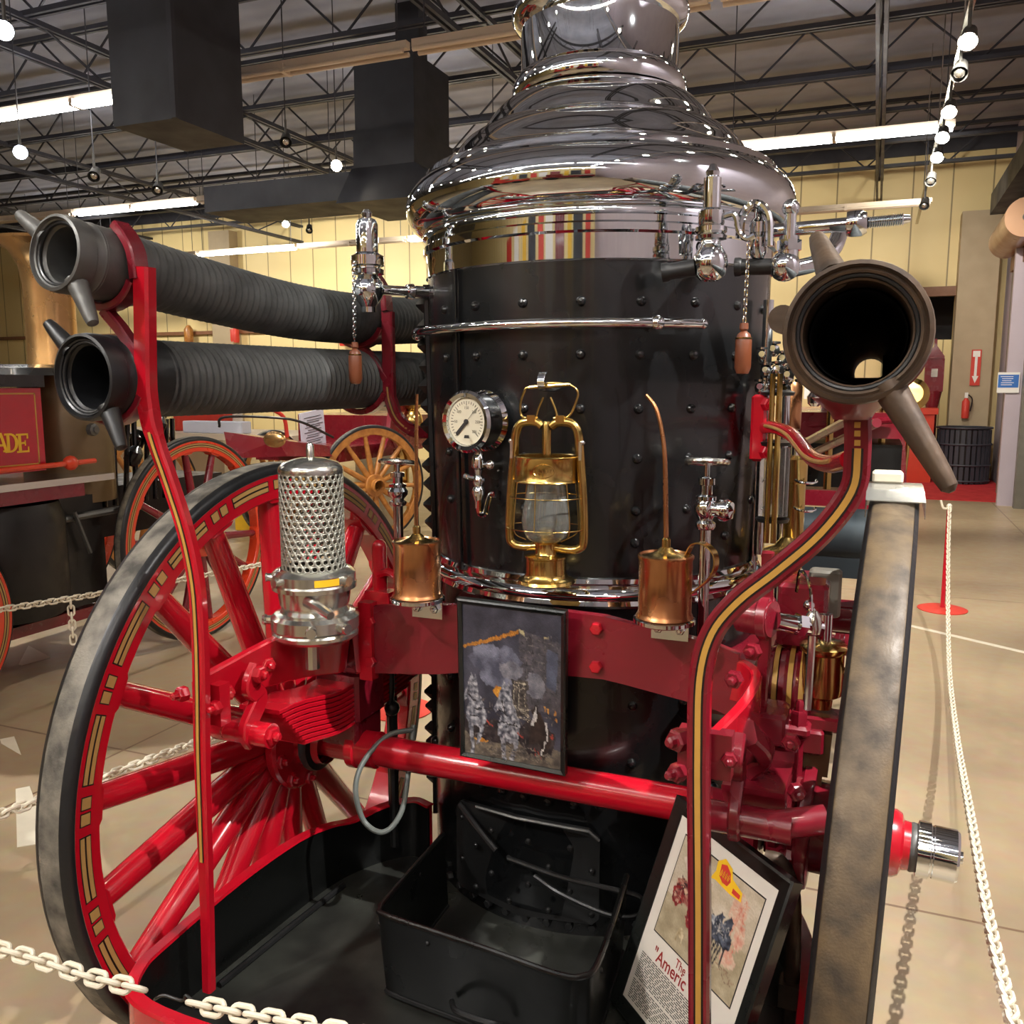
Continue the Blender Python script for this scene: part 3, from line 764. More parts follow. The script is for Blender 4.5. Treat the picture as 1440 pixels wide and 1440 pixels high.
# --- chrome pipework on the right shoulder of the boiler
pw = MB()
pw.cyl((0.40, 0.10, 1.845), (0.475, 0.10, 1.842), 0.0165, seg=14); pw.lathe([(0.017, 0), (0.019, 0.004), (0.019, 0.014)], (0.405, 0.1, 1.845), (-1, 0, 0), 14, cap=True)
pw.build('drain_nozzle', 'black_matte', ENG)
pw = MB(); pw.sphere((0.49, 0.1, 1.842), 0.031, 18); pw.cyl((0.495, 0.1, 1.86), (0.497, 0.1, 1.90), 0.02, seg=14); pw.lathe([(0.024, 0), (0.024, 0.02)], (0.497, 0.1, 1.872), (0, 0, 1), 8, cap=True)
pw.cyl((0.497, 0.1, 1.90), (0.497, 0.1, 1.955), 0.012, seg=12); pw.sphere((0.497, 0.1, 1.955), 0.018, 12)
pw.build('check_valve', 'chrome', ENG)
MB().tube(smooth([V((0.505, 0.12, 1.838)), V((0.545, 0.15, 1.852)), V((0.575, 0.19, 1.882)), V((0.588, 0.23, 1.925))], 6), 0.017, 14).build('bent_pipe', 'chrome', ENG)
b = MB()
b.lathe([(0.014, 0), (0.014, 0.16), (0.024, 0.162), (0.026, 0.17), (0.026, 0.19), (0.02, 0.20)], (0.44, 0.15, 1.92), (1, 0.02, 0.03), 14)
for k in range(16):
    b.lathe([(0.0095, 0), (0.0125, 0.002), (0.0095, 0.0042)], V((0.64, 0.154, 1.926)) + V((1, 0.02, 0.03)) * 0.0042 * k, (1, 0.02, 0.03), 12, cap=True)
b.lathe([(0.0095, 0), (0.007, 0.012), (0.0, 0.014)], V((0.707, 0.155, 1.928)), (1, 0.02, 0.03), 12)
b.build('threaded_stud', 'chrome', ENG)
MB().tube(smooth([V((0.40, 0.09, 1.90)), V((0.405, 0.085, 1.945)), V((0.43, 0.08, 1.965)), V((0.455, 0.08, 1.94)), V((0.46, 0.08, 1.88))]), 0.009, 10).build('siphon_loop', 'chrome', ENG)
b = MB(); b.lathe([(0.012, 1.86), (0.018, 1.87), (0.018, 1.90), (0.013, 1.905), (0.020, 1.91), (0.020, 1.93), (0.012, 1.94), (0.009, 1.97)], (0.437, 0.10, 0), (0, 0, 1), 14); b.build('try_cock', 'chrome', ENG)

# water-column and pump fittings between the boiler and the right wheel
for (u, y, z0, z1, r) in ((1066, 0.44, 1.05, 1.84, 0.009), (1074, 0.36, 1.20, 1.80, 0.012), (1104, 0.50, 1.05, 1.70, 0.010), (1120, 0.60, 1.05, 1.62, 0.010)):
    x = P(u, 600, y=y).x
    MB().cyl((x, y, z0), (x, y, z1), r, seg=12).build('feed_pipe', 'chrome', ENG)
for (u, v, y) in ((1073, 500, 0.36), (1088, 492, 0.38), (1101, 505, 0.40), (1078, 522, 0.34), (1094, 520, 0.33), (1108, 528, 0.36), (1070, 545, 0.36), (1086, 545, 0.36), (1104, 548, 0.38)):
    q = P(u, v, y=y)
    b = MB(); b.lathe([(0.006, -0.016), (0.013, -0.010), (0.0145, 0), (0.012, 0.009), (0.006, 0.012), (0.016, 0.014), (0.016, 0.019), (0.004, 0.021)], q, (0, 0, 1), 14, cap=True)
    b.cyl(q, q + V((0.0, -0.028, 0.003)), 0.007, seg=10)
    b.build('pump_valve', 'chrome', ENG)
for u in (1084, 1094):
    x = P(u, 600, y=0.29).x
    MB().cyl((x, 0.29, 1.24), (x, 0.29, 1.63), 0.0065, seg=8).build('gauge_rod', 'brass', ENG)
q = P(1088, 690, y=0.33)
MB().cyl((q.x, 0.33, 1.30), (q.x, 0.33, 1.46), 0.034, seg=20).build('sight_glass', 'glass', ENG)
for z in (1.285, 1.465, 1.58):
    MB().lathe([(0.036, 0), (0.039, 0.008), (0.026, 0.013)], (q.x, 0.33, z), (0, 0, 1), 16, cap=True).build('gauge_collar', 'black_matte', ENG)
q = P(1112, 560, y=0.55)
MB().lathe([(0.02, 1.49), (0.028, 1.495), (0.028, 1.60), (0.022, 1.612)], (q.x, q.y, 0), (0, 0, 1), 16, cap=True).build('copper_cylinder', 'copper', ENG)
q = P(1117, 660, y=0.52)
MB().lathe([(0.022, 1.10), (0.030, 1.11), (0.030, 1.36), (0.033, 1.362), (0.033, 1.42), (0.02, 1.43)], (q.x, q.y, 0), (0, 0, 1), 18, cap=True).build('brass_cylinder', 'brass', ENG)
for z in (1.30, 1.37):
    MB().torus((q.x + 0.03, q.y - 0.02, z), (0.1, -0.2, 1), 0.026, 0.0035, 20, 6, -1.6, 1.9).build('spring_clip', 'chrome', ENG)
q = P(1106, 765, y=0.42)
b = MB(); b.lathe([(0.05, 0), (0.06, 0.01), (0.058, 0.03), (0.03, 0.04), (0.012, 0.06)], (q.x, q.y, 1.175), (0, 0, 1), 20, cap=True); b.build('oil_reservoir', 'brass', ENG)

# --- pressure gauge and cock
gp = P(657, 593, y=-0.01); gd = V((-0.24, -0.97, 0.0)).normalized()
g = MB(); g.lathe([(0.05, -0.07), (0.066, -0.065), (0.070, -0.06), (0.066, -0.055), (0.062, -0.05), (0.062, -0.006), (0.069, -0.002), (0.070, 0.004), (0.064, 0.010), (0.055, 0.008), (0.0525, 0.0)], gp, gd, 40)
gauge = g.build('pressure_gauge', 'chrome', ENG)
MB().lathe([(0.0525, 0.0015), (0, 0.0015)], gp, gd, 32).build('dial', 'dial', gauge)
gx = gd.cross(V((0, 0, 1))).normalized() * -1; gx = V((0, 0, 1)).cross(gd).normalized() * -1
gx = V((-gd.y, gd.x, 0)).normalized(); gx = gx if gx.x > 0 else -gx
gz = V((0, 0, 1))
nb = MB()
q = gp + gd * 0.0035
nb.prism([(-0.002, -0.002), (0.002, 0.002), (0.028, 0.030), (0.026, 0.027)], q, gx, gz, 0.001)
nb.prism([(-0.004, 0.001), (0.001, -0.004), (-0.026, -0.032), (-0.031, -0.026)], q, gx, gz, 0.001)
nb.lathe([(0.006, 0), (0.006, 0.002), (0, 0.003)], q, gd, 14)
nb.build('needle', 'ink', gauge)
tk = MB()
for k in range(31):
    a = math.radians(225 - 9 * k); l = 0.006 if k % 5 else 0.010
    dv = gx * math.cos(a) + gz * math.sin(a); nv = gx * -math.sin(a) + gz * math.cos(a); wv = 0.0007
    p0 = gp + gd * 0.0022 + dv * (0.046 - l); p1 = gp + gd * 0.0022 + dv * 0.046
    tk.add([p0 - nv * wv, p0 + nv * wv, p1 + nv * wv, p1 - nv * wv], [[0, 1, 2, 3]])
tk.build('dial_mark', 'ink', gauge, recalc=False)
for k in range(7):
    a = math.radians(225 - 45 * k)
    text_mesh('dial_number', str(k * 50), 'ink', gauge, gp + gd * 0.0022 + gx * (math.cos(a) * 0.031) + gz * (math.sin(a) * 0.031 - 0.003), gx, gz, 0.009, 0.0002, 'CENTER')
q = gp + gd * 0.0024 - gz * 0.034
MB().add([q - gx * 0.008 - gz * 0.003, q + gx * 0.008 - gz * 0.003, q + gx * 0.006 + gz * 0.004, q - gx * 0.006 + gz * 0.004], [[0, 1, 2, 3]]).build('dial_mark', 'ink', gauge, recalc=False)
MB().cyl(gp + gd * -0.06, gp + gd * -0.06 + V((0.03, 0.05, 0)), 0.012, seg=12).build('gauge_stem', 'chrome', gauge)
c0 = P(673, 668, y=0.02)
k = MB(); k.lathe([(0.006, 0.055), (0.010, 0.05), (0.013, 0.044), (0.016, 0.03), (0.016, 0.018), (0.010, 0.012), (0.008, 0.0), (0.012, -0.006), (0.014, -0.016), (0.010, -0.026), (0.014, -0.032), (0.016, -0.04), (0.012, -0.052), (0.009, -0.06), (0.009, -0.076), (0.004, -0.08)], c0, (0, 0, 1), 18, cap=True)
cock = k.build('drain_cock', 'chrome', ENG)
MB().sphere(c0 + V((0.03, 0.0, 0.024)), 0.012, 12).cyl(c0 + V((0.0, 0, 0.024)), c0 + V((0.03, 0, 0.024)), 0.007, seg=10).build('cock_knob', 'chrome', cock)
MB().cyl(c0 + V((0.03, 0.0, 0.024)), c0 + V((0.045, 0.06, 0.024)), 0.008, seg=10).build('cock_inlet', 'chrome', cock)
MB().tube(smooth([c0 + V((0.015, 0, -0.012)), c0 + V((-0.02, -0.004, -0.006)), c0 + V((-0.034, -0.004, -0.002))]), 0.006, 8).build('cock_handle', 'chrome', cock)
MB().tube(smooth([c0 + V((0.002, -0.002, -0.05)), c0 + V((0.004, -0.003, -0.086)), c0 + V((0.018, -0.003, -0.088)), c0 + V((0.024, -0.003, -0.065)), c0 + V((0.032, -0.003, -0.045)), c0 + V((0.044, -0.003, -0.042))]), 0.0075, 9).build('cock_spout', 'chrome', cock)


# --- globe valves with handwheels
def globe_valve(p, h, name_part, ball_side=1, stub=0.0):
    """p: foot of the riser, h: height up to the handwheel"""
    p = V(p); k = MB()
    top = p + V((0, 0, h))
    pr = [(0.0125, 0), (0.0125, h * 0.62), (0.019, h * 0.625), (0.022, h * 0.64), (0.022, h * 0.66), (0.015, h * 0.675), (0.018, h * 0.69), (0.025, h * 0.72), (0.026, h * 0.75), (0.02, h * 0.785),
          (0.022, h * 0.79), (0.022, h * 0.81), (0.013, h * 0.82), (0.013, h * 0.87), (0.018, h * 0.875), (0.018, h * 0.91), (0.008, h * 0.915), (0.006, h * 0.92), (0.006, h * 0.995)]
    k.lathe(pr, p, (0, 0, 1), 20)
    gvalve = k.build('globe_valve', 'chrome', ENG)
    wv = MB(); wv.torus(top, (0, 0.15, 1), 0.043, 0.006, 32, 8)
    for i in range(4):
        a = PI / 2 * i + 0.4
        wv.cyl(top, top + V((math.cos(a) * 0.043, math.sin(a) * 0.043, -math.sin(a) * 0.006)), 0.004, seg=6)
    wv.lathe([(0.012, -0.006), (0.012, 0.006), (0.006, 0.01)], top, (0, 0, 1), 12, cap=True)
    wv.build('handwheel', 'chrome_dull', gvalve)
    if ball_side:
        s_ = MB(); s_.lathe([(0.016, 0), (0.016, 0.03), (0.024, 0.034), (0.025, 0.046), (0.018, 0.058), (0.0, 0.062)], p + V((0, 0, h * 0.74)), (ball_side, -0.25, 0.0), 16)
        s_.build('side_port', 'chrome', gvalve)
    return gvalve


globe_valve((0.352, 0.07, 1.06), 0.383, 'r', 1)
globe_valve((-0.43, 0.13, 1.12), 0.293, 'l', 0)


# --- wheels
def spoked_wheel(parent, c, inn, R, w, nsp, phase, mats, stripe=True, hub_r=0.075, dish=0.015, rim_d=0.064, spoke_r=(0.034, 0.027), tyre_t=0.022, detail=True):
    """wheel turning about X; inn=+1/-1 is the side (along X) of the face that is seen"""
    c = V(c); X = V((1, 0, 0)) * inn
    ang = lambda a: V((0, -math.cos(a), math.sin(a)))
    Rr = R - tyre_t
    h = w / 2
    mb = MB(); mb.lathe([(Rr - rim_d, -h + 0.004), (Rr - rim_d + 0.004, -h), (Rr, -h), (Rr, h), (Rr - rim_d + 0.004, h), (Rr - rim_d, h - 0.004), (Rr - rim_d, -h + 0.004)], c, X, 96)
    for k in range(nsp):
        a = math.radians(phase + 360 / nsp * k); d = ang(a); t = ang(a + PI / 2)
        mb.add([], [])
        p = c + d * (Rr - rim_d + 0.004)
        q = [p + t * s * 0.055 + X * e for s, e in ((-1, -h + 0.006), (1, -h + 0.006), (1, h - 0.006), (-1, h - 0.006))]
        q2 = [p - d * 0.013 + t * s * 0.030 + X * e for s, e in ((-1, -h + 0.006), (1, -h + 0.006), (1, h - 0.006), (-1, h - 0.006))]
        mb.rings([q, q2])
    wheel = mb.build('wheel', mats['rim'], parent)
    tb = MB(); tb.lathe([(Rr - 0.002, -h - 0.001), (R - 0.010, -h - 0.002), (R - 0.003, -h + 0.007), (R, -h + 0.02), (R + 0.001, 0), (R, h - 0.02), (R - 0.003, h - 0.007), (R - 0.010, h + 0.002), (Rr - 0.002, h + 0.001)], c, X, 128)
    tb.build('tyre', mats['tyre'], wheel, 60)
    for s in (-1, 1):
        e_ = mats.get('shoulder', 0.014)
        sb = MB(); sb.lathe([(Rr - 0.001, s * (h + 0.0015)), (R - 0.011, s * (h + 0.003)), (R - 0.004, s * (h - 0.004))] + ([(R - 0.0005, s * (h - e_))] if e_ > 0.005 else []), c, X, 128)
        sb.build('tyre_sidewall', 'tyre_black', wheel, 60)
    for k in range(nsp):
        a = math.radians(phase + 360 / nsp * k); d = ang(a)
        MB().lathe([(spoke_r[0] * 0.8, 0), (spoke_r[0], 0.07), (spoke_r[0] * 0.97, 0.2), (spoke_r[1], Rr - rim_d - hub_r * 0.8 - 0.03), (spoke_r[1] * 0.9, Rr - rim_d - hub_r * 0.8 + 0.006)],
                   c + X * dish + d * hub_r * 0.8 - X * 0.0, (d * (Rr - rim_d - hub_r * 0.8) - X * dish), 14).build('spoke', mats['spoke'], wheel)
    hb = MB(); ex = mats.get('ext', 0.0)
    hb.lathe([(0.046, -h - 0.03), (0.05, -h - 0.028), (0.06, -h - 0.01), (hub_r, -h), (hub_r + 0.05, -h + 0.012), (hub_r + 0.05, -h + 0.026), (hub_r + 0.03, -h + 0.03), (hub_r + 0.03, h - 0.01), (hub_r + 0.018, h - 0.004), (hub_r + 0.018, h + ex - 0.004), (hub_r + 0.052, h + ex - 0.002), (hub_r + 0.055, h + ex + 0.004), (hub_r + 0.055, h + ex + 0.02), (hub_r + 0.048, h + ex + 0.026), (hub_r + 0.0, h + ex + 0.03), (0.066, h + ex + 0.036), (0.062, h + ex + 0.06), (0.07, h + ex + 0.063), (0.07, h + ex + 0.078), (0.06, h + ex + 0.082), (0.056, h + ex + 0.1)], c + X * dish * 0.5, X, 40)
    hub = hb.build('hub', mats['rim'], wheel)
    if detail:
        for k in range(9):
            a = math.radians(phase + 20 + 40 * k)
            MB().hexbolt(c + X * (dish * 0.5 + h + ex + 0.022) + ang(a) * (hub_r + 0.034), X, 0.017, 0.017).build('hub_bolt', mats['rim'], hub)
    if stripe:
        out = MB(); gl = MB()
        for fs in (1,):
            f0 = c + X * (h + 0.0006) * fs; f1 = c + X * (h + 0.0011) * fs
            def patch(m, o, a0, a1, r0, r1):
                n = max(1, int(abs(a1 - a0) / 2.0)); vs = []
                for i in range(n + 1):
                    a = math.radians(a0 + (a1 - a0) * i / n)
                    vs += [o + ang(a) * r0, o + ang(a) * r1]
                m.add(vs, [[2 * i, 2 * i + 1, 2 * i + 3, 2 * i + 2] for i in range(n)])
            st = 360 / nsp
            if mats.get('stripe') == 'dash':
                for k in range(nsp):
                    a = phase + st * k; rm = Rr - 0.026
                    for q in (-1.35, 1.35):
                        patch(out, f0, a + q - 1.15, a + q + 1.15, rm - 0.0125, rm + 0.0125); patch(gl, f1, a + q - 0.95, a + q + 0.95, rm - 0.0105, rm + 0.0105)
                    a0, a1 = a + st / 2 - 5.6, a + st / 2 + 5.6
                    patch(out, f0, a0 - 0.25, a1 + 0.25, rm - 0.0135, rm + 0.0135)
                    patch(gl, f1, a0, a1, rm - 0.0115, rm - 0.002); patch(gl, f1, a0, a1, rm + 0.002, rm + 0.0115)
            else:
                rm = Rr - 0.03
                patch(out, f0, 0, 360, rm - 0.014, rm + 0.014)
                patch(gl, f1, 0, 360, rm - 0.011, rm - 0.003); patch(gl, f1, 0, 360, rm + 0.003, rm + 0.011)
        out.build('stripe_outline', 'line', wheel, recalc=False); gl.build('pinstripe', 'gold_dull', wheel, recalc=False)
    return wheel, hub


AZ = 0.705
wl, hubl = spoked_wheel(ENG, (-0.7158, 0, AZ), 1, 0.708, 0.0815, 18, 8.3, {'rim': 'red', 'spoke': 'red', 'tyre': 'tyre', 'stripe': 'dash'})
wr, hubr = spoked_wheel(ENG, (0.719, 0, AZ), -1, 0.708, 0.076, 18, 8.3, {'rim': 'maroon', 'spoke': 'maroon', 'tyre': 'tyre_brown', 'stripe': 'dash', 'shoulder': 0.004, 'ext': 0.045})  # same red as the left wheel, with its shade put into the colour
for s in (-1, 1):
    hc = MB()
    hc.lathe([(0.066, 0), (0.066, 0.072), (0.06, 0.083), (0.048, 0.088), (0.044, 0.12)], (s * 0.712, 0, AZ), (s, 0, 0), 28)
    hc.build('hub_sleeve', 'red', hubl if s < 0 else hubr)
    cc = MB(); cc.lathe([(0.046, 0), (0.054, 0.002), (0.054, 0.024), (0.049, 0.026), (0.049, 0.029), (0.051, 0.031), (0.051, 0.070), (0.047, 0.075), (0.012, 0.077), (0.012, 0.083), (0, 0.085)], (s * 0.824, 0, AZ), (s, 0, 0), 40)
    cc.build('hub_cap', 'chrome', hubl if s < 0 else hubr)
    MB().lathe([(0.046, 0), (0.048, 0.006), (0.046, 0.014)], (s * 0.811, 0, AZ), (s, 0, 0), 28).build('hub_washer', 'iron', hubl if s < 0 else hubr)
    MB().lathe([(0.058, 0), (0.075, 0.004), (0.078, 0.02), (0.07, 0.03), (0.06, 0.032)], (s * (0.585 if s < 0 else 0.51), 0, AZ), (s, 0, 0), 28).build('axle_collar', 'black_matte', hubl if s < 0 else hubr)

pv = V((0.7158, 0, AZ + 0.70))
wr.matrix_local = Matrix.Translation(pv) @ Matrix.Rotation(math.radians(-1.8), 4, 'Z') @ Matrix.Rotation(math.radians(2.4), 4, 'Y') @ Matrix.Translation(-pv)

# front right wheel, hidden behind the rear one but for its cap
wf, hubf = spoked_wheel(ENG, (0.70, 2.3, 0.47), -1, 0.472, 0.06, 14, 5, {'rim': 'maroon', 'spoke': 'maroon', 'tyre': 'tyre_brown'}, False, 0.055, 0.01, 0.06, (0.026, 0.02), 0.02, False)
MB().lathe([(0.03, 0), (0.036, 0.01), (0.036, 0.05), (0.05, 0.052), (0.05, 0.068), (0.045, 0.072), (0.05, 0.076), (0.05, 0.088), (0.02, 0.094), (0, 0.095)], (0.74, 2.3, 0.47), (1, 0, 0), 24).build('hub_cap', 'chrome_dull', hubf)
MB().cyl((-0.6, 2.3, 0.47), (0.66, 2.3, 0.47), 0.03, seg=14).build('front_axle', 'maroon', ENG)

# --- axle and axle boxes
ax = MB(); ax.cyl((-0.60, 0, AZ), (0.60, 0, AZ), 0.0385, seg=28)
for s in (-1, 1):
    ax.lathe([(0.0385, 0), (0.046, 0.004), (0.046, 0.05), (0.052, 0.054), (0.052, 0.075)], (s * 0.42, 0, AZ), (s, 0, 0), 24)
axle = ax.build('axle', 'red', ENG)

# --- back beam: a plate that wraps round behind the boiler and out to the hose posts
mb = MB()
path = [(-0.40, -0.075), (-0.22, -0.065), (-0.10, -0.055), (0.05, -0.05), (0.17, -0.055), (0.22, -0.07), (0.40, -0.085), (0.455, -0.10)]
zt = [1.094, 1.112, 1.12, 1.124, 1.122, 1.118, 1.098, 1.085]; zb = [0.933, 0.95, 0.97, 0.98, 0.985, 0.985, 0.965, 0.955]
rs = []
for i, (x, y) in enumerate(path):
    rs.append([V((x, y - 0.011, zb[i])), V((x, y - 0.011, zt[i])), V((x, y + 0.011, zt[i])), V((x, y + 0.011, zb[i]))])
mb.rings(rs)
beam = mb.build('back_beam', 'maroon', ENG, 25)
bt = MB()
for x, z in ((0.155, 1.095), (0.155, 1.012), (-0.385, 1.06), (-0.385, 0.965)):
    yy = -0.066 if x > 0 else -0.088
    bt.hexbolt((x, yy, z), (0, -1, 0), 0.014, 0.012, 6, False)
bt.build_split('beam_bolt', 'red', beam)
# side arms from the beam back to the posts
for s in (-1, 1):
    a = MB()
    xe = -0.555 if s < 0 else 0.455
    if s < 0:
        pth = smooth([V((-0.395, -0.075, 1.012)), V((-0.44, -0.10, 1.01)), V((-0.495, -0.19, 1.008)), V((-0.525, -0.32, 1.004)), V((-0.548, -0.455, 0.995))], 6)
        a.sweep(pth, (0.5, 0.5, 0), lambda t: 0.155 - 0.085 * max(0, t - 0.25) / 0.75, 0.02)
        # flange bolted to the plate
        a.box((-0.395, -0.083, 1.013), (0.034, 0.03, 0.185))
    else:
        pth = smooth([V((0.43, -0.09, 1.03)), V((0.475, -0.115, 1.03)), V((0.497, -0.17, 1.025)), V((0.49, -0.30, 1.02)), V((0.465, -0.44, 1.015))], 6)
        a.sweep(pth, (1, 0, 0), 0.085, 0.02)
    arm = a.build('side_arm', 'red', ENG)
    b = MB()
    if s < 0:
        for (y, z) in ((-0.30, 1.005), (-0.41, 0.975)):
            b.hexbolt((-0.518 - 0.02 * (y < -0.35), y, z), (0.9, -0.4, 0), 0.017, 0.016)
        MB().box((-0.545, -0.445, 0.965), (0.07, 0.03, 0.085)).build('arm_clamp', 'red', arm); b.hexbolt((-0.515, -0.462, 0.965), (0, -1, 0), 0.015, 0.016); b.hexbolt((-0.60, -0.455, 0.98), (-0.3, -1, 0), 0.016, 0.02)
    else:
        MB().box((0.452, -0.445, 1.02), (0.085, 0.03, 0.075)).build('arm_clamp', 'maroon', arm); b.hexbolt((0.415, -0.455, 1.04), (-0.6, -1, 0), 0.019, 0.02); b.hexbolt((0.415, -0.455, 0.985), (-0.6, -1, 0), 0.016, 0.02); b.hexbolt((0.49, -0.455, 1.02), (0.2, -1, 0), 0.013, 0.014)
    b.build_split('arm_bolt', 'red' if s < 0 else 'maroon', arm)

# --- leaf springs
for s in (-1, 1):
    mt = 'red' if s < 0 else 'maroon'  # dimmer light on the right spring is put into its darker red
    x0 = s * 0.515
    for k in range(9):
        y0_, y1_ = -0.335 + 0.011 * k, 0.55 - 0.04 * k
        pts = []
        for i in range(19):
            y = y0_ + (y1_ - y0_) * i / 18
            pts.append(V((x0, y, 0.884 - 0.0118 * k + 0.05 * ((y - 0.05) / 0.5) ** 2 + 0.007 * math.sin((y + 0.34) * 19) * (y < 0.0))))
        MB().sweep(pts, (0, 0, 1), 0.105, 0.0098).build('spring_leaf', mt, ENG)
    sd = MB()
    sd.bevel_box((x0, 0.02, 0.845), (0.125, 0.13, 0.13), 0.008); sd.bevel_box((x0, 0.02, 0.925), (0.15, 0.16, 0.022), 0.006)
    sd.bevel_box((x0, 0.02, 0.76), (0.11, 0.12, 0.09), 0.008)
    saddle = sd.build('spring_saddle', 'maroon', ENG)
    b = MB()
    for dx in (-0.052, 0.052):
        for dy in (-0.058, 0.058):
            b.hexbolt((x0 + dx, 0.02 + dy, 0.934), (0, 0, 1), 0.018, 0.03, 6)
    b.build_split('saddle_bolt', mt, saddle)
    # shackle with pin at the spring end and the eye roller
    sh = MB()
    sh.sweep(smooth([V((x0 - s * 0.02, -0.36, 1.02)), V((x0 - s * 0.02, -0.385, 0.985)), V((x0 - s * 0.02, -0.36, 0.95)), V((x0 - s * 0.02, -0.40, 0.90)), V((x0 - s * 0.02, -0.385, 0.865))]), (1, 0, 0), 0.042, 0.02)
    sh.cyl((x0 - 0.07, -0.385, 0.885), (x0 + 0.07, -0.385, 0.885), 0.026, seg=18)
    sh.hexbolt((x0 - s * 0.06, -0.385, 0.885), (-s, 0, 0), 0.02, 0.018); sh.hexbolt((x0 - s * 0.03, -0.375, 1.01), (-s, 0, 0), 0.018, 0.016)
    sh.build('spring_shackle', mt, ENG)
    # round rod from shackle to wheel arch (stay)
    MB().cyl((x0 + s * 0.03, -0.39, 0.885), (x0 + s * 0.12, -0.36, 0.90), 0.024, seg=14).build('spring_eye', mt, ENG)

# painted stripes on top of the left spring and the frame behind
fr = MB(); fr.bb((-0.45, 0.08, 0.88), (-0.36, 1.9, 0.97)); fr.bb((0.36, 0.10, 0.88), (0.45, 1.9, 0.97)); frame = fr.build('side_frame', 'maroon', ENG)
st = MB()
for i in range(4):
    st.bb((-0.443 + 0.02 * i, 0.085, 0.97), (-0.433 + 0.02 * i, 1.6, 0.9712))
st.build('frame_stripe', 'sign_white', frame)

# tail hook bracket standing behind the strainer
k = MB(); k.cyl((-0.47, 0.10, 0.99), (-0.47, 0.10, 1.20), 0.019, seg=14); k.sphere((-0.47, 0.10, 1.20), 0.019, 12); k.box((-0.46, 0.09, 1.03), (0.07, 0.05, 0.12))
k.tube(smooth([V((-0.465, 0.09, 1.13)), V((-0.43, 0.08, 1.14)), V((-0.40, 0.07, 1.13)), V((-0.39, 0.07, 1.10))]), 0.011, 8)
k.build('hook_bracket', 'red', ENG)

# --- hose posts and cradles
HXL, HXR = -0.715, 0.648
ZLO, ZUP = 1.62, 1.832


def dress(part, pts, n, w, off, mat='gold'):
    """painted line following a bar"""
    pts = [p + V(n) * off for p in pts]
    m1 = MB().sweep(pts, n, w * 1.7, 0.0008); m2 = MB().sweep([p + V(n) * 0.0008 for p in pts], n, w, 0.0008)
    m1.build('stripe_outline', 'line', part); m2.build('pinstripe', mat, part)


YP = -0.485
lp = [P(u, v, y=YP) for u, v in ((203, 376), (204, 450), (205, 520), (207, 560), (218, 615), (240, 680), (262, 750), (276, 820), (281, 890), (283, 960), (284, 1050), (287, 1150), (291, 1270), (294, 1392))]
sp = smooth(lp, 4)


def lw(t): return 0.038 if t < 0.24 else (0.038 - 0.006 * (t - 0.24) / 0.1 if t < 0.34 else 0.032 - (0.009 * max(0, t - 0.72) / 0.28))


post = MB().sweep(sp, (0, 1, 0), lw, lambda t: 0.03 if t < 0.3 else 0.022).build('hose_post', 'red', ENG)
dress(post, sp[15:47], (0, -1, 0), 0.0065, 0.0118, 'gold')
for s_y, cx, hx_ in ((YP, lp[2].x, -0.715), (0.31, -0.553, -0.642)):
    cr = MB()
    # hooked arms under each hose
    for hz, rr in ((ZUP if s_y < 0 else 1.79, 0.079), (ZLO, 0.088)):
        arc = [V((hx_ + rr * math.cos(a), s_y, hz + rr * math.sin(a))) for a in [math.radians(d) for d in range(-25, -155, -10)]]
        MB().sweep(arc, (0, 1, 0), 0.016, 0.034).build('hose_cradle', 'maroon', ENG if s_y > 0 else post)
    # brace between the hooks
    sh_ = V((0, 0, 0)) if s_y < 0 else V((cx - lp[2].x, s_y - YP, -0.03))
    MB().sweep([P(149, 437, y=YP) + sh_, P(170, 462, y=YP) + sh_, P(201, 508, y=YP) + sh_], (0, 1, 0), 0.022, 0.026).build('cradle_brace', 'maroon', ENG if s_y > 0 else post)
    cr.sweep(smooth([V((cx - 0.045, s_y, ZUP + 0.072)), V((cx - 0.026, s_y, ZUP + 0.052)), V((cx - 0.008, s_y, ZUP + 0.02)), V((cx - 0.002, s_y, ZUP - 0.03))]), (0, 1, 0), 0.018, 0.04)
    cr.build('cradle_tip', 'maroon', ENG if s_y > 0 else post)
fpost = [V((-0.553, 0.31, 1.80)), V((-0.553, 0.31, 1.6)), V((-0.55, 0.315, 1.56)), V((-0.535, 0.33, 1.51)), V((-0.50, 0.36, 1.478)), V((-0.44, 0.41, 1.475))]
fpart = MB().sweep(smooth(fpost, 5), (0, 1, 0), 0.034, 0.022).build('front_hose_post', 'maroon', ENG)
dress(fpart, smooth(fpost[1:], 5), (0, -1, 0), 0.005, 0.0115, 'gold_dull')

rp = [P(u, v, y=YP) for u, v in ((1206, 588), (1206, 640), (1198, 690), (1155, 748), (1095, 800), (1040, 843), (1003, 888), (986, 950), (983, 1050), (983, 1150), (984, 1280), (984, 1440), (984, 1600))]
sp = smooth(rp, 5)
rpost = MB().sweep(sp, (0, 1, 0), lambda t: 0.036 - 0.002 * t, lambda t: 0.026).build('hose_post', 'maroon', ENG)  # darker red than the left post, shade put into the colour
dress(rpost, sp[4:58], (0, -1, 0), 0.0088, 0.0135, 'gold')
q = MB()
for u, v in ((1206, 597), (1206, 609), (1206, 622)):
    q.box(P(u, v, y=YP) + V((0, -0.014, 0)), (0.008, 0.001, 0.008))
q.build('pinstripe', 'gold', rpost)
cr = MB()
arc = [V((HXR + 0.085 * math.cos(a), YP, 1.667 + 0.085 * math.sin(a))) for a in [math.radians(d) for d in range(-20, -165, -10)]]
cr.sweep(arc, (0, 1, 0), 0.018, 0.045); cr.lathe([(0.055, 0), (0.03, -0.02), (0.025, -0.03)], (HXR - 0.003, YP, 1.585), (0, 0, 1), 12, cap=True)
cr.build('hose_cradle', 'maroon', rpost)
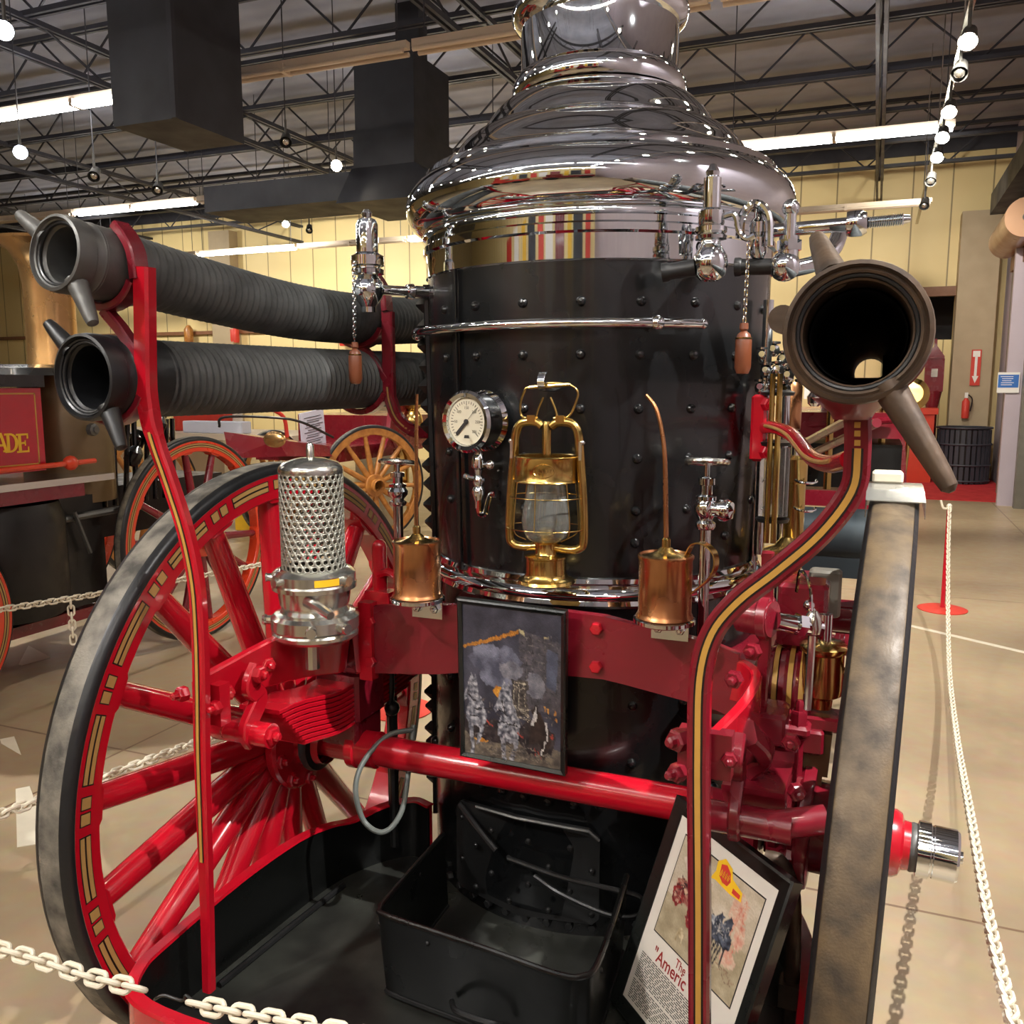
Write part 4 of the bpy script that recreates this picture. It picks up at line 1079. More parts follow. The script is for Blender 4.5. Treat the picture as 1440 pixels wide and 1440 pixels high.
# S-shaped stay from the boiler side to the right post, and its flange
stay = smooth([V((0.435, 0.33, 1.505)), V((0.47, 0.24, 1.51)), V((0.52, 0.10, 1.500)), V((0.57, -0.10, 1.472)), V((0.61, -0.28, 1.475)), V((0.645, -0.46, 1.497))], 6)
st_ = MB().tube(stay, 0.0145, 12).build('post_stay', 'red', ENG)
m1 = MB().tube([p + V((-0.0125, -0.0034, 0.003)) for p in stay[4:-3]], 0.0042, 6).build('pinstripe', 'gold_dull', st_)
fl = MB(); fl.bevel_box((0.425, 0.335, 1.505), (0.035, 0.05, 0.155), 0.006); fl.hexbolt((0.44, 0.315, 1.56), (0.7, -0.7, 0), 0.016, 0.016); fl.hexbolt((0.44, 0.315, 1.45), (0.7, -0.7, 0), 0.016, 0.016)
fl.build('stay_flange', 'red', st_)

# --- rear platform: black tray with red rim
TZ, TF = 0.455, 0.30
rim = smooth([V((-0.40, 0.235, TZ)), V((-0.46, 0.24, TZ + 0.005)), V((-0.53, 0.18, TZ + 0.0)), V((-0.575, 0.10, TZ - 0.012)), V((-0.60, 0.02, TZ + 0.005)), V((-0.615, -0.10, TZ + 0.022)), V((-0.628, -0.30, TZ + 0.022)), V((-0.64, -0.52, TZ + 0.0)),
              V((-0.632, -0.60, TZ - 0.006)), V((-0.585, -0.66, TZ - 0.01)), V((-0.45, -0.682, TZ - 0.012)), V((-0.1, -0.675, TZ - 0.012)), V((0.3, -0.675, TZ - 0.012)), V((0.53, -0.655, TZ - 0.01)), V((0.60, -0.60, TZ)),
              V((0.62, -0.50, TZ)), V((0.62, -0.30, TZ)), V((0.615, -0.1, TZ)), V((0.60, 0.02, TZ)), V((0.53, 0.18, TZ)), V((0.40, 0.235, TZ))], 4)
cen = V((0, -0.2, 0))
inner = []
for i, p in enumerate(rim):
    t = (rim[min(i + 1, len(rim) - 1)] - rim[max(i - 1, 0)]); t.z = 0; t.normalize(); n = V((-t.y, t.x, 0))
    if n.dot(cen - p) < 0: n = -n
    inner.append(n)
mb = MB()
mb.rings([[p + n * 0.012, V((p.x, p.y, TF)) + n * 0.012, V((p.x, p.y, TF)) + n * 0.018, p + n * 0.018] for p, n in zip(rim, inner)])
tray = mb.build('rear_tray', 'black_pan', ENG)
mb = MB()
mb.rings([[p - n * 0.0, V((p.x, p.y, TF - 0.03)), V((p.x, p.y, TF - 0.03)) + n * 0.011, p + n * 0.011] for p, n in zip(rim, inner)])
mb.build('tray_outside', 'red', tray)
mb = MB()
mb.rings([[p + V((0, 0, 0.006)) - n * 0.004, p - n * 0.008, p + n * 0.021, p + n * 0.019 + V((0, 0, 0.006))] for p, n in zip(rim, inner)])
mb.build('tray_rim', 'red', tray)
mb = MB(); lo = [V((p.x, p.y, TF)) + n * 0.014 for p, n in zip(rim, inner)]; hi = [p - V((0, 0, 0.02)) for p in lo]
k = len(lo); mb.add(lo + hi, [list(range(k)), list(range(k, 2 * k))[::-1]] + [[i, (i + 1) % k, k + (i + 1) % k, k + i] for i in range(k)])
mb.build('tray_deck', 'tray_floor', tray)
tb = MB(); tb.tube([V((-0.585, -0.42, TF + 0.006)), V((-0.57, -0.2, TF + 0.006)), V((-0.55, 0.02, TF + 0.006))], 0.008, 8); tb.build('deck_bead', 'black_matte', tray)
rg = MB(); rg.torus((0.02, -0.20, TF + 0.028), (0.3, -0.9, 0.35), 0.026, 0.005, 24, 8); rg.cyl((0.035, -0.185, TF), (0.035, -0.185, TF + 0.05), 0.006, seg=8); rg.build('lifting_ring', 'iron', tray)
mb = MB(); mb.prism([(-0.20, -0.12), (0.16, -0.12), (0.19, -0.05), (0.15, 0.02), (-0.16, 0.05), (-0.21, -0.02)], (0.0, -0.17, TF + 0.0005), (1, 0, 0), (0, 1, 0), 0.006); mb.build('trap_door', 'tray_floor', tray)

# --- fire door on the boiler
fd = MB()
dp = [on(t, 0.446, z) for t, z in ((-118, 0.575), (-110, 0.585), (-95, 0.59), (-80, 0.588), (-73, 0.582), (-70, 0.56), (-70, 0.36), (-72, 0.345), (-95, 0.338), (-118, 0.345), (-120, 0.36), (-120, 0.555))]
k = len(dp); cc_ = V((BX, BY, 0))
dp2 = [p + (V((p.x, p.y, 0)) - cc_).normalized() * 0.012 for p in dp]
fd.add(dp + dp2, [list(range(k, 2 * k))] + [[i, (i + 1) % k, k + (i + 1) % k, k + i] for i in range(k)])
fdoor = fd.build('fire_door', 'black_matte', boiler)
fb = MB()
for i in range(8):
    for j in range(4):
        if (i + j) % 2: fb.dome(on(-117 + 6.4 * i, 0.457, 0.37 + 0.055 * j), on(-117 + 6.4 * i, 1, 0) - on(-117 + 6.4 * i, 0, 0), 0.008, 0.007, 8)
fb.build_split('door_rivet', 'black_matte', fdoor)
MB().tube([p + V((0, -0.006, 0.0)) for p in dp2[1:6]], 0.004, 6).build('door_edge', 'iron', fdoor)
MB().tube(smooth([on(-116, 0.47, 0.575), on(-108, 0.475, 0.54), on(-101, 0.475, 0.50)]), 0.008, 8).build('door_latch', 'black_matte', fdoor)
MB().tube(smooth([on(-97, 0.475, 0.49), on(-80, 0.485, 0.475), on(-66, 0.50, 0.46), on(-60, 0.52, 0.45), on(-61, 0.55, 0.43), on(-68, 0.55, 0.43), on(-80, 0.52, 0.455), on(-88, 0.49, 0.47)]), 0.006, 8).build('door_handle', 'black_matte', fdoor)
fb = MB()
for k in range(13):
    th = -135 + 7 * k
    fb.hexbolt(on(th, 0.437, 0.33), on(th, 1, 0) - on(th, 0, 0), 0.011, 0.014, 6, False)
fb.build_split('firebox_bolt', 'black_matte', boiler)

# black drain pipes and hanging tube at the left of the boiler
b = MB(); b.cyl((-0.475, 0.16, 0.36), (-0.475, 0.16, 1.07), 0.0125, seg=10); b.cyl((-0.50, 0.19, 0.36), (-0.50, 0.19, 1.0), 0.010, seg=10)
b.tube(smooth([V((-0.475, 0.15, 0.9)), V((-0.46, 0.13, 0.82)), V((-0.475, 0.14, 0.74))]), 0.009, 8); b.sphere((-0.465, 0.14, 0.76), 0.021, 12)
b.build('drain_pipe', 'black_matte', ENG)
tb = smooth([P(582, 1020, y=0.06), P(575, 1080, y=0.0), P(565, 1140, y=-0.06), P(540, 1170, y=-0.10), P(512, 1155, y=-0.10), P(500, 1110, y=-0.10), P(512, 1070, y=-0.06), P(545, 1035, y=0.0), P(580, 1026, y=0.05)], 8)
MB().tube(tb, 0.0065, 10).build('rubber_tube', 'rubber_grey', ENG)

# --- chrome strainer on the left arm
SX, SY = -0.455, -0.205
sb = MB()
sb.lathe([(0.0, 1.045), (0.085, 1.048), (0.095, 1.056), (0.096, 1.064), (0.093, 1.068), (0.097, 1.074), (0.097, 1.098), (0.088, 1.106), (0.076, 1.110), (0.072, 1.118), (0.076, 1.128), (0.079, 1.150), (0.080, 1.158),
          (0.092, 1.162), (0.093, 1.172), (0.091, 1.176), (0.091, 1.196), (0.082, 1.204), (0.072, 1.208)], (SX, SY, 0), (0, 0, 1), 40)
sb.cyl((SX + 0.01, SY - 0.03, 0.985), (SX + 0.01, SY - 0.03, 1.05), 0.016, seg=10)
stn = sb.build('suction_strainer', 'chrome_dull', ENG, 22)
st = MB()
for a in (200, -20, 80, 300):
    d = V((math.cos(math.radians(a)), math.sin(math.radians(a)), 0))
    st.mark().lathe([(0.012, 0.085), (0.010, 0.108), (0.013, 0.112), (0.011, 0.118)], V((SX, SY, 1.086)), d, 10, cap=True)
    st.mark().lathe([(0.010, 0.085), (0.009, 0.10), (0.011, 0.104)], V((SX, SY, 1.186)), V((d.y, -d.x, 0)), 10, cap=True)
st.build_split('coupling_lug', 'chrome_dull', stn)
MB().tube([V((SX + 0.03, SY - 0.068, 1.146)), V((SX + 0.075, SY - 0.088, 1.139)), V((SX + 0.108, SY - 0.10, 1.130))], lambda t: 0.0135 - 0.004 * t, 10).build('lever', 'chrome_dull', stn)
MB().lathe([(0.0915, 1.179), (0.0915, 1.194)], (SX, SY, 0), (0, 0, 1), 10, math.radians(-55), math.radians(-20), hint=(0, 1, 0)).build('yellow_tag', 'yellow', stn)
# perforated barrel: staggered round holes
pb = MB(); NC, NR, RB, Z0, Z1 = 27, 15, 0.0695, 1.206, 1.415
ch = (Z1 - Z0) / NR
for r in range(NR):
    for cidx in range(NC):
        a0 = (cidx + 0.5 * (r % 2)) / NC * 2 * PI; da = PI / NC
        zc = Z0 + ch * (r + 0.5); vs = []
        for (sx_, sz) in ((-1, -1), (0, -1), (1, -1), (1, 0), (1, 1), (0, 1), (-1, 1), (-1, 0)):
            a = a0 + sx_ * da; vs.append(V((SX + RB * math.cos(a), SY + RB * math.sin(a), zc + sz * ch / 2)))
        rad = 0.0052
        for k in range(8):
            t = -PI * 3 / 4 + k * PI / 4
            a = a0 + rad * math.cos(t) / RB; vs.append(V((SX + RB * math.cos(a), SY + RB * math.sin(a), zc + rad * math.sin(t))))
        pb.add(vs, [[k, (k + 1) % 8, 8 + (k + 1) % 8, 8 + k] for k in range(8)])
bar = pb.build('perforated_barrel', 'galvanised', stn, recalc=False)
bar.modifiers.new('thickness', 'SOLIDIFY').thickness = 0.0025
MB().lathe([(0.0695, 1.413), (0.0705, 1.42), (0.069, 1.428), (0.06, 1.438), (0.03, 1.447), (0.0, 1.45)], (SX, SY, 0), (0, 0, 1), 36).build('strainer_cap', 'chrome_dull', stn)
MB().lathe([(0.010, 1.445), (0.0085, 1.452), (0.0085, 1.475), (0.005, 1.48), (0, 1.481)], (SX, SY, 0), (0, 0, 1), 12).build('cap_stud', 'chrome_dull', stn)

# --- little chrome shelves carrying the oil cans
OILS = [(-0.232, -0.14, 1.142), (0.316, -0.15, 1.152)]
for (x, y, z) in OILS:
    s_ = MB(); s_.lathe([(0.0, -0.008), (0.054, -0.008), (0.060, -0.005), (0.060, 0.002), (0.056, 0.004), (0.05, 0.0), (0.0, 0.0)], (x, y, z), (0, 0, 1), 30)
    s_.box((x, -0.094, z - 0.03), (0.075, 0.006, 0.052)); s_.box((x, (-0.094 + y) / 2, z - 0.007), (0.075, abs(-0.094 - y), 0.006))
    sh = s_.build('can_shelf', 'chrome', ENG)
    b = MB(); b.hexbolt((x - 0.022, -0.097, z - 0.032), (0, -1, 0), 0.0105, 0.011, 6); b.hexbolt((x + 0.022, -0.097, z - 0.032), (0, -1, 0), 0.0105, 0.011, 6); b.build_split('shelf_bolt', 'chrome', sh)

# --- machinery between the boiler and the right wheel
b = MB(); b.bb((0.40, 0.52, 0.98), (0.66, 0.60, 1.05)); b.bb((0.40, 0.47, 1.10), (0.60, 0.55, 1.13)); b.build('cross_beam', 'maroon', ENG)
b = MB(); b.lathe([(0.03, 0), (0.045, 0.01), (0.045, 0.05), (0.03, 0.06), (0.03, 0.12), (0.04, 0.125), (0.04, 0.15)], (0.53, 0.5, 1.02), (1, 0, 0), 16, cap=True); b.build('torsion_collar', 'maroon', ENG)
t_ = MB(); t_.bevel_box((0.585, 0.42, 1.105), (0.075, 0.05, 0.115), 0.006); t_.build('control_box', 'grey_box', ENG)
MB().tube(smooth([V((0.55, 0.40, 1.10)), V((0.52, 0.34, 1.08)), V((0.505, 0.22, 1.03)), V((0.51, 0.12, 1.0))]), 0.006, 8).build('black_cable', 'black_matte', ENG)
b = MB(); b.lathe([(0.075, 0), (0.085, 0.01), (0.085, 0.24), (0.075, 0.25)], (0.48, 0.95, 1.16), (1, 0.0, 0), 28, cap=True); b.bb((0.46, 0.88, 1.05), (0.72, 1.02, 1.16)); b.build('pump_casing', 'steel_blue', ENG)
b = MB(); b.bb((0.38, 1.2, 1.28), (0.76, 1.9, 1.42)); b.build('seat_cushion', 'black_pan', ENG)
b = MB(); b.bb((0.38, 1.18, 1.44), (0.78, 2.0, 1.52)); b.bb((0.38, 1.18, 1.22), (0.70, 1.3, 1.27)); b.build('seat_box', 'maroon', ENG)
for (p, q) in (((0.46, 0.95, 1.42), (0.66, 0.3, 1.55)), ((0.44, 1.1, 1.36), (0.68, 0.35, 1.52)), ((0.42, 1.2, 1.47), (0.74, 1.15, 1.50))):
    MB().cyl(p, q, 0.011, seg=10).build('hand_rod', 'maroon', ENG)
b = MB(); b.bb((0.45, 1.35, 1.56), (0.72, 1.37, 1.63)); b.build('sample_card', 'paper', ENG)
for (x, y, z) in ((0.50, 1.1, 1.57), (0.56, 1.15, 1.57), (0.62, 1.1, 1.58), (0.53, 1.3, 1.54)):
    MB().lathe([(0.012, -0.03), (0.022, -0.02), (0.024, 0.0), (0.014, 0.014), (0.018, 0.02), (0.006, 0.03)], (x, y, z), (0, 0, 1), 12, cap=True).build('pump_valve', 'chrome', ENG)
for (x, y, z0, z1) in ((0.555, 0.95, 1.30, 1.66), (0.70, 1.3, 1.2, 1.7)):
    MB().cyl((x, y, z0), (x, y, z1), 0.011, seg=10).build('brass_rod', 'brass', ENG)

# spring hangers, clamps and bolts by the right axle box
b = MB()
b.bevel_box((0.50, -0.10, 0.955), (0.10, 0.10, 0.06), 0.006); b.bevel_box((0.535, -0.02, 0.80), (0.05, 0.06, 0.30), 0.006)
b.sweep(smooth([V((0.505, -0.34, 1.02)), V((0.53, -0.30, 0.97)), V((0.50, -0.27, 0.92)), V((0.515, -0.25, 0.875)), V((0.512, -0.24, 0.825))]), (0, 1, 0), 0.026, 0.05)
b.cyl((0.43, -0.27, 0.845), (0.495, -0.25, 0.83), 0.034, seg=20)
b.bevel_box((0.545, -0.10, 0.88), (0.055, 0.055, 0.07), 0.005); b.bevel_box((0.56, 0.06, 0.92), (0.055, 0.055, 0.07), 0.005)
b.build('spring_hanger', 'maroon', ENG)
b = MB()
for (x, y, z, d) in ((0.475, -0.30, 1.10, (-0.2, -1, 0)), (0.50, -0.26, 1.14, (-0.3, -1, 0.1)), (0.57, -0.27, 0.99, (0, -1, 0)), (0.545, -0.13, 0.925, (0, 0, 1)), (0.56, 0.06, 0.96, (0, 0, 1)), (0.555, -0.24, 0.825, (1, -0.5, 0)), (0.58, -0.27, 0.90, (0.5, -1, 0))):
    b.hexbolt((x, y, z), d, 0.016, 0.016)
b.build_split('hanger_bolt', 'maroon', ENG)
b = MB()
for i, (x, r) in enumerate(((0.505, 0.09), (0.53, 0.092), (0.553, 0.09), (0.575, 0.086))):
    b.lathe([(0.0, -0.012), (r, -0.011), (r + 0.004, 0), (r, 0.011), (0, 0.012)], (x, 0.10, 0.955), (1, 0, 0), 32)
drum = b.build('band_drum', 'maroon', ENG)
for x in (0.512, 0.542, 0.565):
    MB().lathe([(0.0952, -0.005), (0.0955, 0.005)], (x, 0.10, 0.955), (1, 0, 0), 32).build('pinstripe', 'gold', drum)
MB().sweep([V((0.507, -0.16, 1.30)), V((0.507, -0.14, 1.15)), V((0.50, -0.12, 0.93))], (0, 1, 0), 0.022, 0.02).build('upright_bar', 'maroon', ENG)
MB().cyl((0.46, -0.14, 1.175), (0.52, -0.16, 1.175), 0.034, seg=18).lathe([(0.034, 0), (0.042, 0.004), (0.042, 0.02), (0.03, 0.024)], (0.495, -0.15, 1.175), (1, -0.2, 0), 16, cap=True).build('rod_boss', 'maroon', ENG)
MB().cyl((0.525, -0.15, 1.17), (0.60, -0.10, 1.15), 0.017, seg=14).lathe([(0.022, 0), (0.022, 0.016)], (0.56, -0.13, 1.163), (0.8, 0.5, -0.2), 6, cap=True).build('chrome_link', 'chrome', ENG)
MB().cyl((0.588, -0.11, 1.17), (0.585, -0.10, 0.99), 0.0075, seg=10).lathe([(0.015, -0.012), (0.018, 0), (0.015, 0.02), (0.008, 0.03)], (0.588, -0.11, 1.155), (0, 0, 1), 12, cap=True).build('lubricator_rod', 'chrome_dull', ENG)
MB().tube(smooth([V((0.585, -0.11, 1.18)), V((0.578, -0.09, 1.23)), V((0.558, -0.06, 1.25)), V((0.55, -0.02, 1.20))]), 0.0035, 6).build('oil_pipe', 'chrome', ENG)
b = MB(); b.bevel_box((0.555, 0.14, 1.12), (0.10, 0.10, 0.14), 0.008); b.bevel_box((0.575, 0.12, 1.02), (0.12, 0.08, 0.05), 0.006); b.build('bearing_block', 'maroon', ENG)
# brass drip oiler
ox, oy = 0.605, 0.02
lub = MB().lathe([(0.0, 0.955), (0.02, 0.955), (0.022, 0.975), (0.038, 0.985), (0.040, 1.0), (0.040, 1.07), (0.046, 1.076), (0.048, 1.085), (0.040, 1.092), (0.014, 1.096)], (ox, oy, 0), (0, 0, 1), 26).build('drip_oiler', 'brass', ENG)
MB().lathe([(0.014, 1.094), (0.014, 1.15), (0.010, 1.152)], (ox, oy, 0), (0, 0, 1), 14, cap=True).tube([V((ox, oy, 1.12)), V((ox - 0.03, oy, 1.16))], 0.006, 8).build('oiler_stem', 'chrome', lub)
MB().sphere((ox - 0.033, oy, 1.164), 0.012, 10).build('oiler_knob', 'chrome', lub)
MB().cyl((ox + 0.03, oy, 1.03), (ox + 0.072, oy + 0.01, 1.045), 0.009, seg=10).sphere((ox + 0.072, oy + 0.01, 1.048), 0.015, 12).build('oiler_cock', 'brass', lub)
b = MB(); b.bevel_box((ox + 0.01, oy, 0.93), (0.13, 0.07, 0.03), 0.005); b.bevel_box((ox - 0.02, oy - 0.02, 0.895), (0.06, 0.06, 0.05), 0.005); b.build('oiler_bracket', 'maroon', ENG)
b = MB(); b.rings([[V((ox - 0.035 + a, oy - 0.03 + c, 0.91)) for a, c in ((0, 0), (0.06, 0), (0.06, 0.05), (0, 0.05))], [V((ox - 0.025 + a, oy - 0.03 + c, 0.82)) for a, c in ((0, 0), (0.045, 0), (0.045, 0.04), (0, 0.04))]])
b.rings([[V((ox - 0.012 + a, oy - 0.03 + c, 0.82)) for a, c in ((0, 0), (0.022, 0), (0.022, 0.02), (0, 0.02))], [V((ox - 0.007 + a, oy - 0.03 + c, 0.745)) for a, c in ((0, 0), (0.013, 0), (0.013, 0.012), (0, 0.012))]])
b.build('drip_spout', 'brown_barrel', ENG)
# rear axle box with bolts on the right
b = MB(); b.bevel_box((0.478, -0.01, 0.72), (0.045, 0.13, 0.26), 0.008); b.build('axle_box', 'maroon', ENG)
# black bent lever reaching down on the right, beside the sign
b = MB(); b.tube(smooth([P(1075, 1205, y=-0.12), P(1100, 1215, y=-0.12), P(1115, 1260, y=-0.12), P(1114, 1340, y=-0.12), P(1112, 1390, y=-0.12)]), 0.015, 12)
b.box(P(1112, 1395, y=-0.12), (0.045, 0.04, 0.05)); b.cyl(P(1112, 1395, y=-0.12), P(1110, 1480, y=-0.12), 0.013, seg=10)
b.build('brake_lever', 'rust_iron', ENG)

# ================================================================== THINGS CARRIED ON THE ENGINE
# --- suction hoses
def hose(label, center, r, ring_r, coupling_axis, lugs, mats, ribs=True, ears=False, rib_amp=0.0022):
    pts = smooth(center, 30)
    root = thing('suction_hose', pts[0] - V((0, 0, r)), label, 'hose', 'suction hoses')
    # ribbed body
    d = [0.0]
    for a, b in zip(pts, pts[1:]): d.append(d[-1] + (b - a).length)
    L = d[-1]; dense = []; step = 0.0062; i = 0; s = 0.10
    while s < L:
        while i < len(d) - 2 and d[i + 1] < s: i += 1
        f = (s - d[i]) / max(1e-6, d[i + 1] - d[i]); dense.append(pts[i].lerp(pts[i + 1], f)); s += step
    n = len(dense)
    def rad(t):
        k = int(round(t * (n - 1)))
        return r + (rib_amp * (1, 0.2, -0.9)[k % 3] if ribs and k > 8 else 0)
    MB().tube(dense, rad, 32, cap=False).build('hose_body', mats[0], root, 60)
    MB().tube([dense[k] for k in range(0, n, 4)], r - 0.012, 24, cap=False).build('lining', 'hose_in', root, 60)
    # coupling
    A = V(coupling_axis).normalized(); o = pts[0]
    ri = ring_r * 0.76
    cp = MB().lathe([(ri - 0.003, 0.12), (ri - 0.003, 0.02), (ri + 0.004, 0.014), (ri + 0.005, 0.004), (ri + 0.008, 0.002), (ring_r - 0.010, 0.004), (ring_r - 0.007, -0.004), (ring_r - 0.002, -0.002), (ring_r, 0.012), (ring_r - 0.001, 0.034), (ring_r - 0.004, 0.037), (ring_r - 0.004, 0.052), (ring_r - 0.0015, 0.055), (ring_r - 0.002, 0.095), (r + 0.004, 0.108), (r + 0.003, 0.165), (r, 0.168)], o, A, 44).build('coupling', mats[1], root, 40)
    MB().torus(o + A * 0.06, A, ring_r - 0.005, 0.004, 40, 8).build('coupling_seam', mats[1], cp)
    MB().torus(o + A * 0.010, A, ri + 0.003, 0.004, 40, 8).build('gasket', 'tyre_black', cp)
    for (dx, dz, ln, back) in lugs:
        dv = V((dx, 0, dz)).normalized(); dv = (dv - A * dv.dot(A)).normalized()
        b0 = o + A * 0.02 + dv * (ring_r - 0.014); b1 = o + A * (0.02 + back) + dv * (ring_r + ln)
        MB().tube([b0, b0.lerp(b1, 0.2), b0.lerp(b1, 0.85), b0.lerp(b1, 0.96), b1], lambda t: (0.021, 0.0185, 0.0125, 0.0105, 0.004)[min(4, int(t * 4 + 0.5))], 12).build('lug_handle', mats[1], cp)
    if ears:
        for ang in (168,):
            a = math.radians(ang); dv = V((math.cos(a), 0, math.sin(a)))
            MB().cyl(o + dv * (ring_r + 0.002) + A * 0.006, o + dv * (ring_r + 0.002) + A * 0.03, 0.018, seg=18).build('coupling_ear', mats[1], cp)
    return root


hose('upper black suction hose on the left rack, sagging behind its coupling', [V((-0.722, -0.592, 1.842)), V((-0.712, -0.46, 1.833)), V((-0.695, -0.25, 1.81)), V((-0.668, 0.05, 1.785)), V((-0.638, 0.35, 1.784)), V((-0.615, 0.65, 1.80)), V((-0.60, 1.0, 1.81)), V((-0.59, 1.5, 1.81))],
     0.066, 0.071, (0.07, 1, -0.09), [(-1, 0.72, 0.07, -0.012), (0.55, -0.85, 0.085, -0.005)], ('hose', 'iron'), True, False, 0.0016)
hose('lower ribbed black suction hose on the left rack, lying straight', [V((-0.722, -0.548, 1.618)), V((-0.70, -0.3, 1.617)), V((-0.655, 0.2, 1.620)), V((-0.61, 0.7, 1.625)), V((-0.59, 1.5, 1.625))],
     0.0755, 0.084, (0.08, 1, 0.0), [(-0.75, 0.75, 0.068, -0.01), (0.6, -0.85, 0.08, -0.02)], ('hose', 'tyre_black'), True, False, 0.0036)
hose('black suction hose with big rusty coupling ring pointing at us on the right', [V((HXR, -0.62, 1.667)), V((HXR, -0.3, 1.667)), V((HXR, 0.3, 1.672)), V((HXR, 1.0, 1.667)), V((HXR, 2.3, 1.655))],
     0.074, 0.0895, (0.0, 1, 0.0), [(-0.42, 0.95, 0.055, 0.07), (0.52, -0.85, 0.135, -0.04)], ('hose', 'rust_iron'), True, True)

# --- brass lantern
LX, LY = 0.036, -0.055
z0 = 1.180
t = thing('lantern', (LX, LY, z0), 'brass wire-guarded oil lantern with clear globe hanging on the black boiler', 'lantern')
MB().lathe([(0.0, 0), (0.058, 0.001), (0.063, 0.004), (0.060, 0.010), (0.050, 0.014), (0.046, 0.020), (0.044, 0.026), (0.044, 0.058), (0.046, 0.060), (0.046, 0.064), (0.026, 0.067), (0.024, 0.070), (0.024, 0.092), (0.032, 0.097), (0.03, 0.10), (0.0, 0.10)], (LX, LY, z0), (0, 0, 1), 36).build('oil_font', 'brass', t)
MB().lathe([(0.034, 0.098), (0.044, 0.106), (0.051, 0.125), (0.053, 0.145), (0.050, 0.17), (0.044, 0.20), (0.040, 0.225), (0.039, 0.24), (0.037, 0.24), (0.038, 0.222), (0.042, 0.198), (0.048, 0.168), (0.051, 0.145), (0.049, 0.126), (0.042, 0.108), (0.033, 0.1)], (LX, LY, z0), (0, 0, 1), 36).build('glass_globe', 'glass', t)
MB().lathe([(0.018, 0.1), (0.022, 0.112), (0.014, 0.125), (0.006, 0.128)], (LX, LY, z0), (0, 0, 1), 20, cap=True).build('burner', 'brass', t)
band = MB().lathe([(0.068, 0.230), (0.070, 0.232), (0.0675, 0.236), (0.0675, 0.282), (0.070, 0.286), (0.068, 0.288), (0.065, 0.286), (0.065, 0.232)], (LX, LY, z0), (0, 0, 1), 40).build('chimney_band', 'brass', t)
oval = [(0.022 * math.cos(2 * PI * i / 30), 0.0145 * math.sin(2 * PI * i / 30)) for i in range(30)]


def on_band(a, b, o=0.0008):
    R = 0.0675 + o; th_ = -PI / 2 + 0.26 + a / R
    return V((LX + R * math.cos(th_), LY + R * math.sin(th_), z0 + 0.259 + b))


MB().tube([on_band(a, b) for a, b in oval], 0.0013, 6, closed=True).build('maker_oval', 'brass', band)
em = MB()
for dx, hh, kind in ((-0.012, 0.010, 'D'), (-0.003, 0.006, 'i'), (0.0025, 0.010, 'e'), (0.009, 0.006, 't'), (0.014, 0.008, 'z')):
    em.tube([on_band(dx, -0.004), on_band(dx + 0.0005, -0.004 + hh)], 0.0008, 5)
em.tube(smooth([on_band(-0.012, 0.006), on_band(-0.006, 0.003), on_band(-0.006, -0.002), on_band(-0.012, -0.004)]), 0.0007, 5)
em.tube([on_band(0.0025, -0.004), on_band(0.007, -0.004)], 0.0007, 5); em.tube([on_band(0.0025, 0.001), on_band(0.006, 0.001)], 0.0007, 5); em.tube([on_band(0.007, 0.004), on_band(0.012, 0.004)], 0.0007, 5)
em.tube([on_band(0.012, 0.004), on_band(0.017, 0.004), on_band(0.013, -0.004), on_band(0.018, -0.004)], 0.0007, 5)
em.build('maker_mark', 'brass', band)
for s in (-1, 1):
    MB().tube(smooth([V((LX + s * 0.020, LY, z0 + 0.083)), V((LX + s * 0.055, LY, z0 + 0.080)), V((LX + s * 0.076, LY, z0 + 0.086)), V((LX + s * 0.084, LY, z0 + 0.105)), V((LX + s * 0.082, LY, z0 + 0.19)), V((LX + s * 0.074, LY, z0 + 0.29)), V((LX + s * 0.070, LY, z0 + 0.335)), V((LX + s * 0.060, LY, z0 + 0.356)), V((LX + s * 0.042, LY, z0 + 0.362)), V((LX + s * 0.022, LY, z0 + 0.360)), V((LX + s * 0.010, LY, z0 + 0.352))], 5), 0.0098, 12).build('side_tube', 'brass', t)
    MB().sphere((LX + s * 0.080, LY - 0.004, z0 + 0.318), 0.006, 8).box((LX + s * 0.077, LY - 0.004, z0 + 0.30), (0.006, 0.012, 0.04)).build('bail_pivot', 'chrome_dull', t)
MB().lathe([(0.010, 0.28), (0.010, 0.355), (0.008, 0.362), (0.0, 0.364)], (LX, LY, z0), (0, 0, 1), 16).build('air_tube', 'brass', t)
gd = MB()
for zz, R in ((0.197, 0.079), (0.128, 0.086)):
    gd.tube([V((LX + R * math.cos(a), LY + R * 0.85 * math.sin(a), z0 + zz)) for a in [2 * PI * k / 36 for k in range(36)]], 0.0014, 6, closed=True)
for a in (-PI / 2, PI / 2):
    gd.tube(smooth([V((LX + 0.069 * math.cos(a), LY + 0.068 * math.sin(a), z0 + 0.232)), V((LX + 0.07 * math.cos(a), LY + 0.068 * math.sin(a), z0 + 0.197)), V((LX + 0.07 * math.cos(a), LY + 0.0735 * math.sin(a), z0 + 0.125))]), 0.0014, 6)
for s in (-1, 1):
    for yy in (-0.03, 0.03):
        gd.tube(smooth([V((LX + s * 0.055, LY + yy, z0 + 0.232)), V((LX + s * 0.062, LY + yy, z0 + 0.15)), V((LX + s * 0.060, LY + yy, z0 + 0.115)), V((LX + s * 0.04, LY + yy * 0.6, z0 + 0.10))]), 0.0014, 6)
gd.build('wire_guard', 'brass', t)
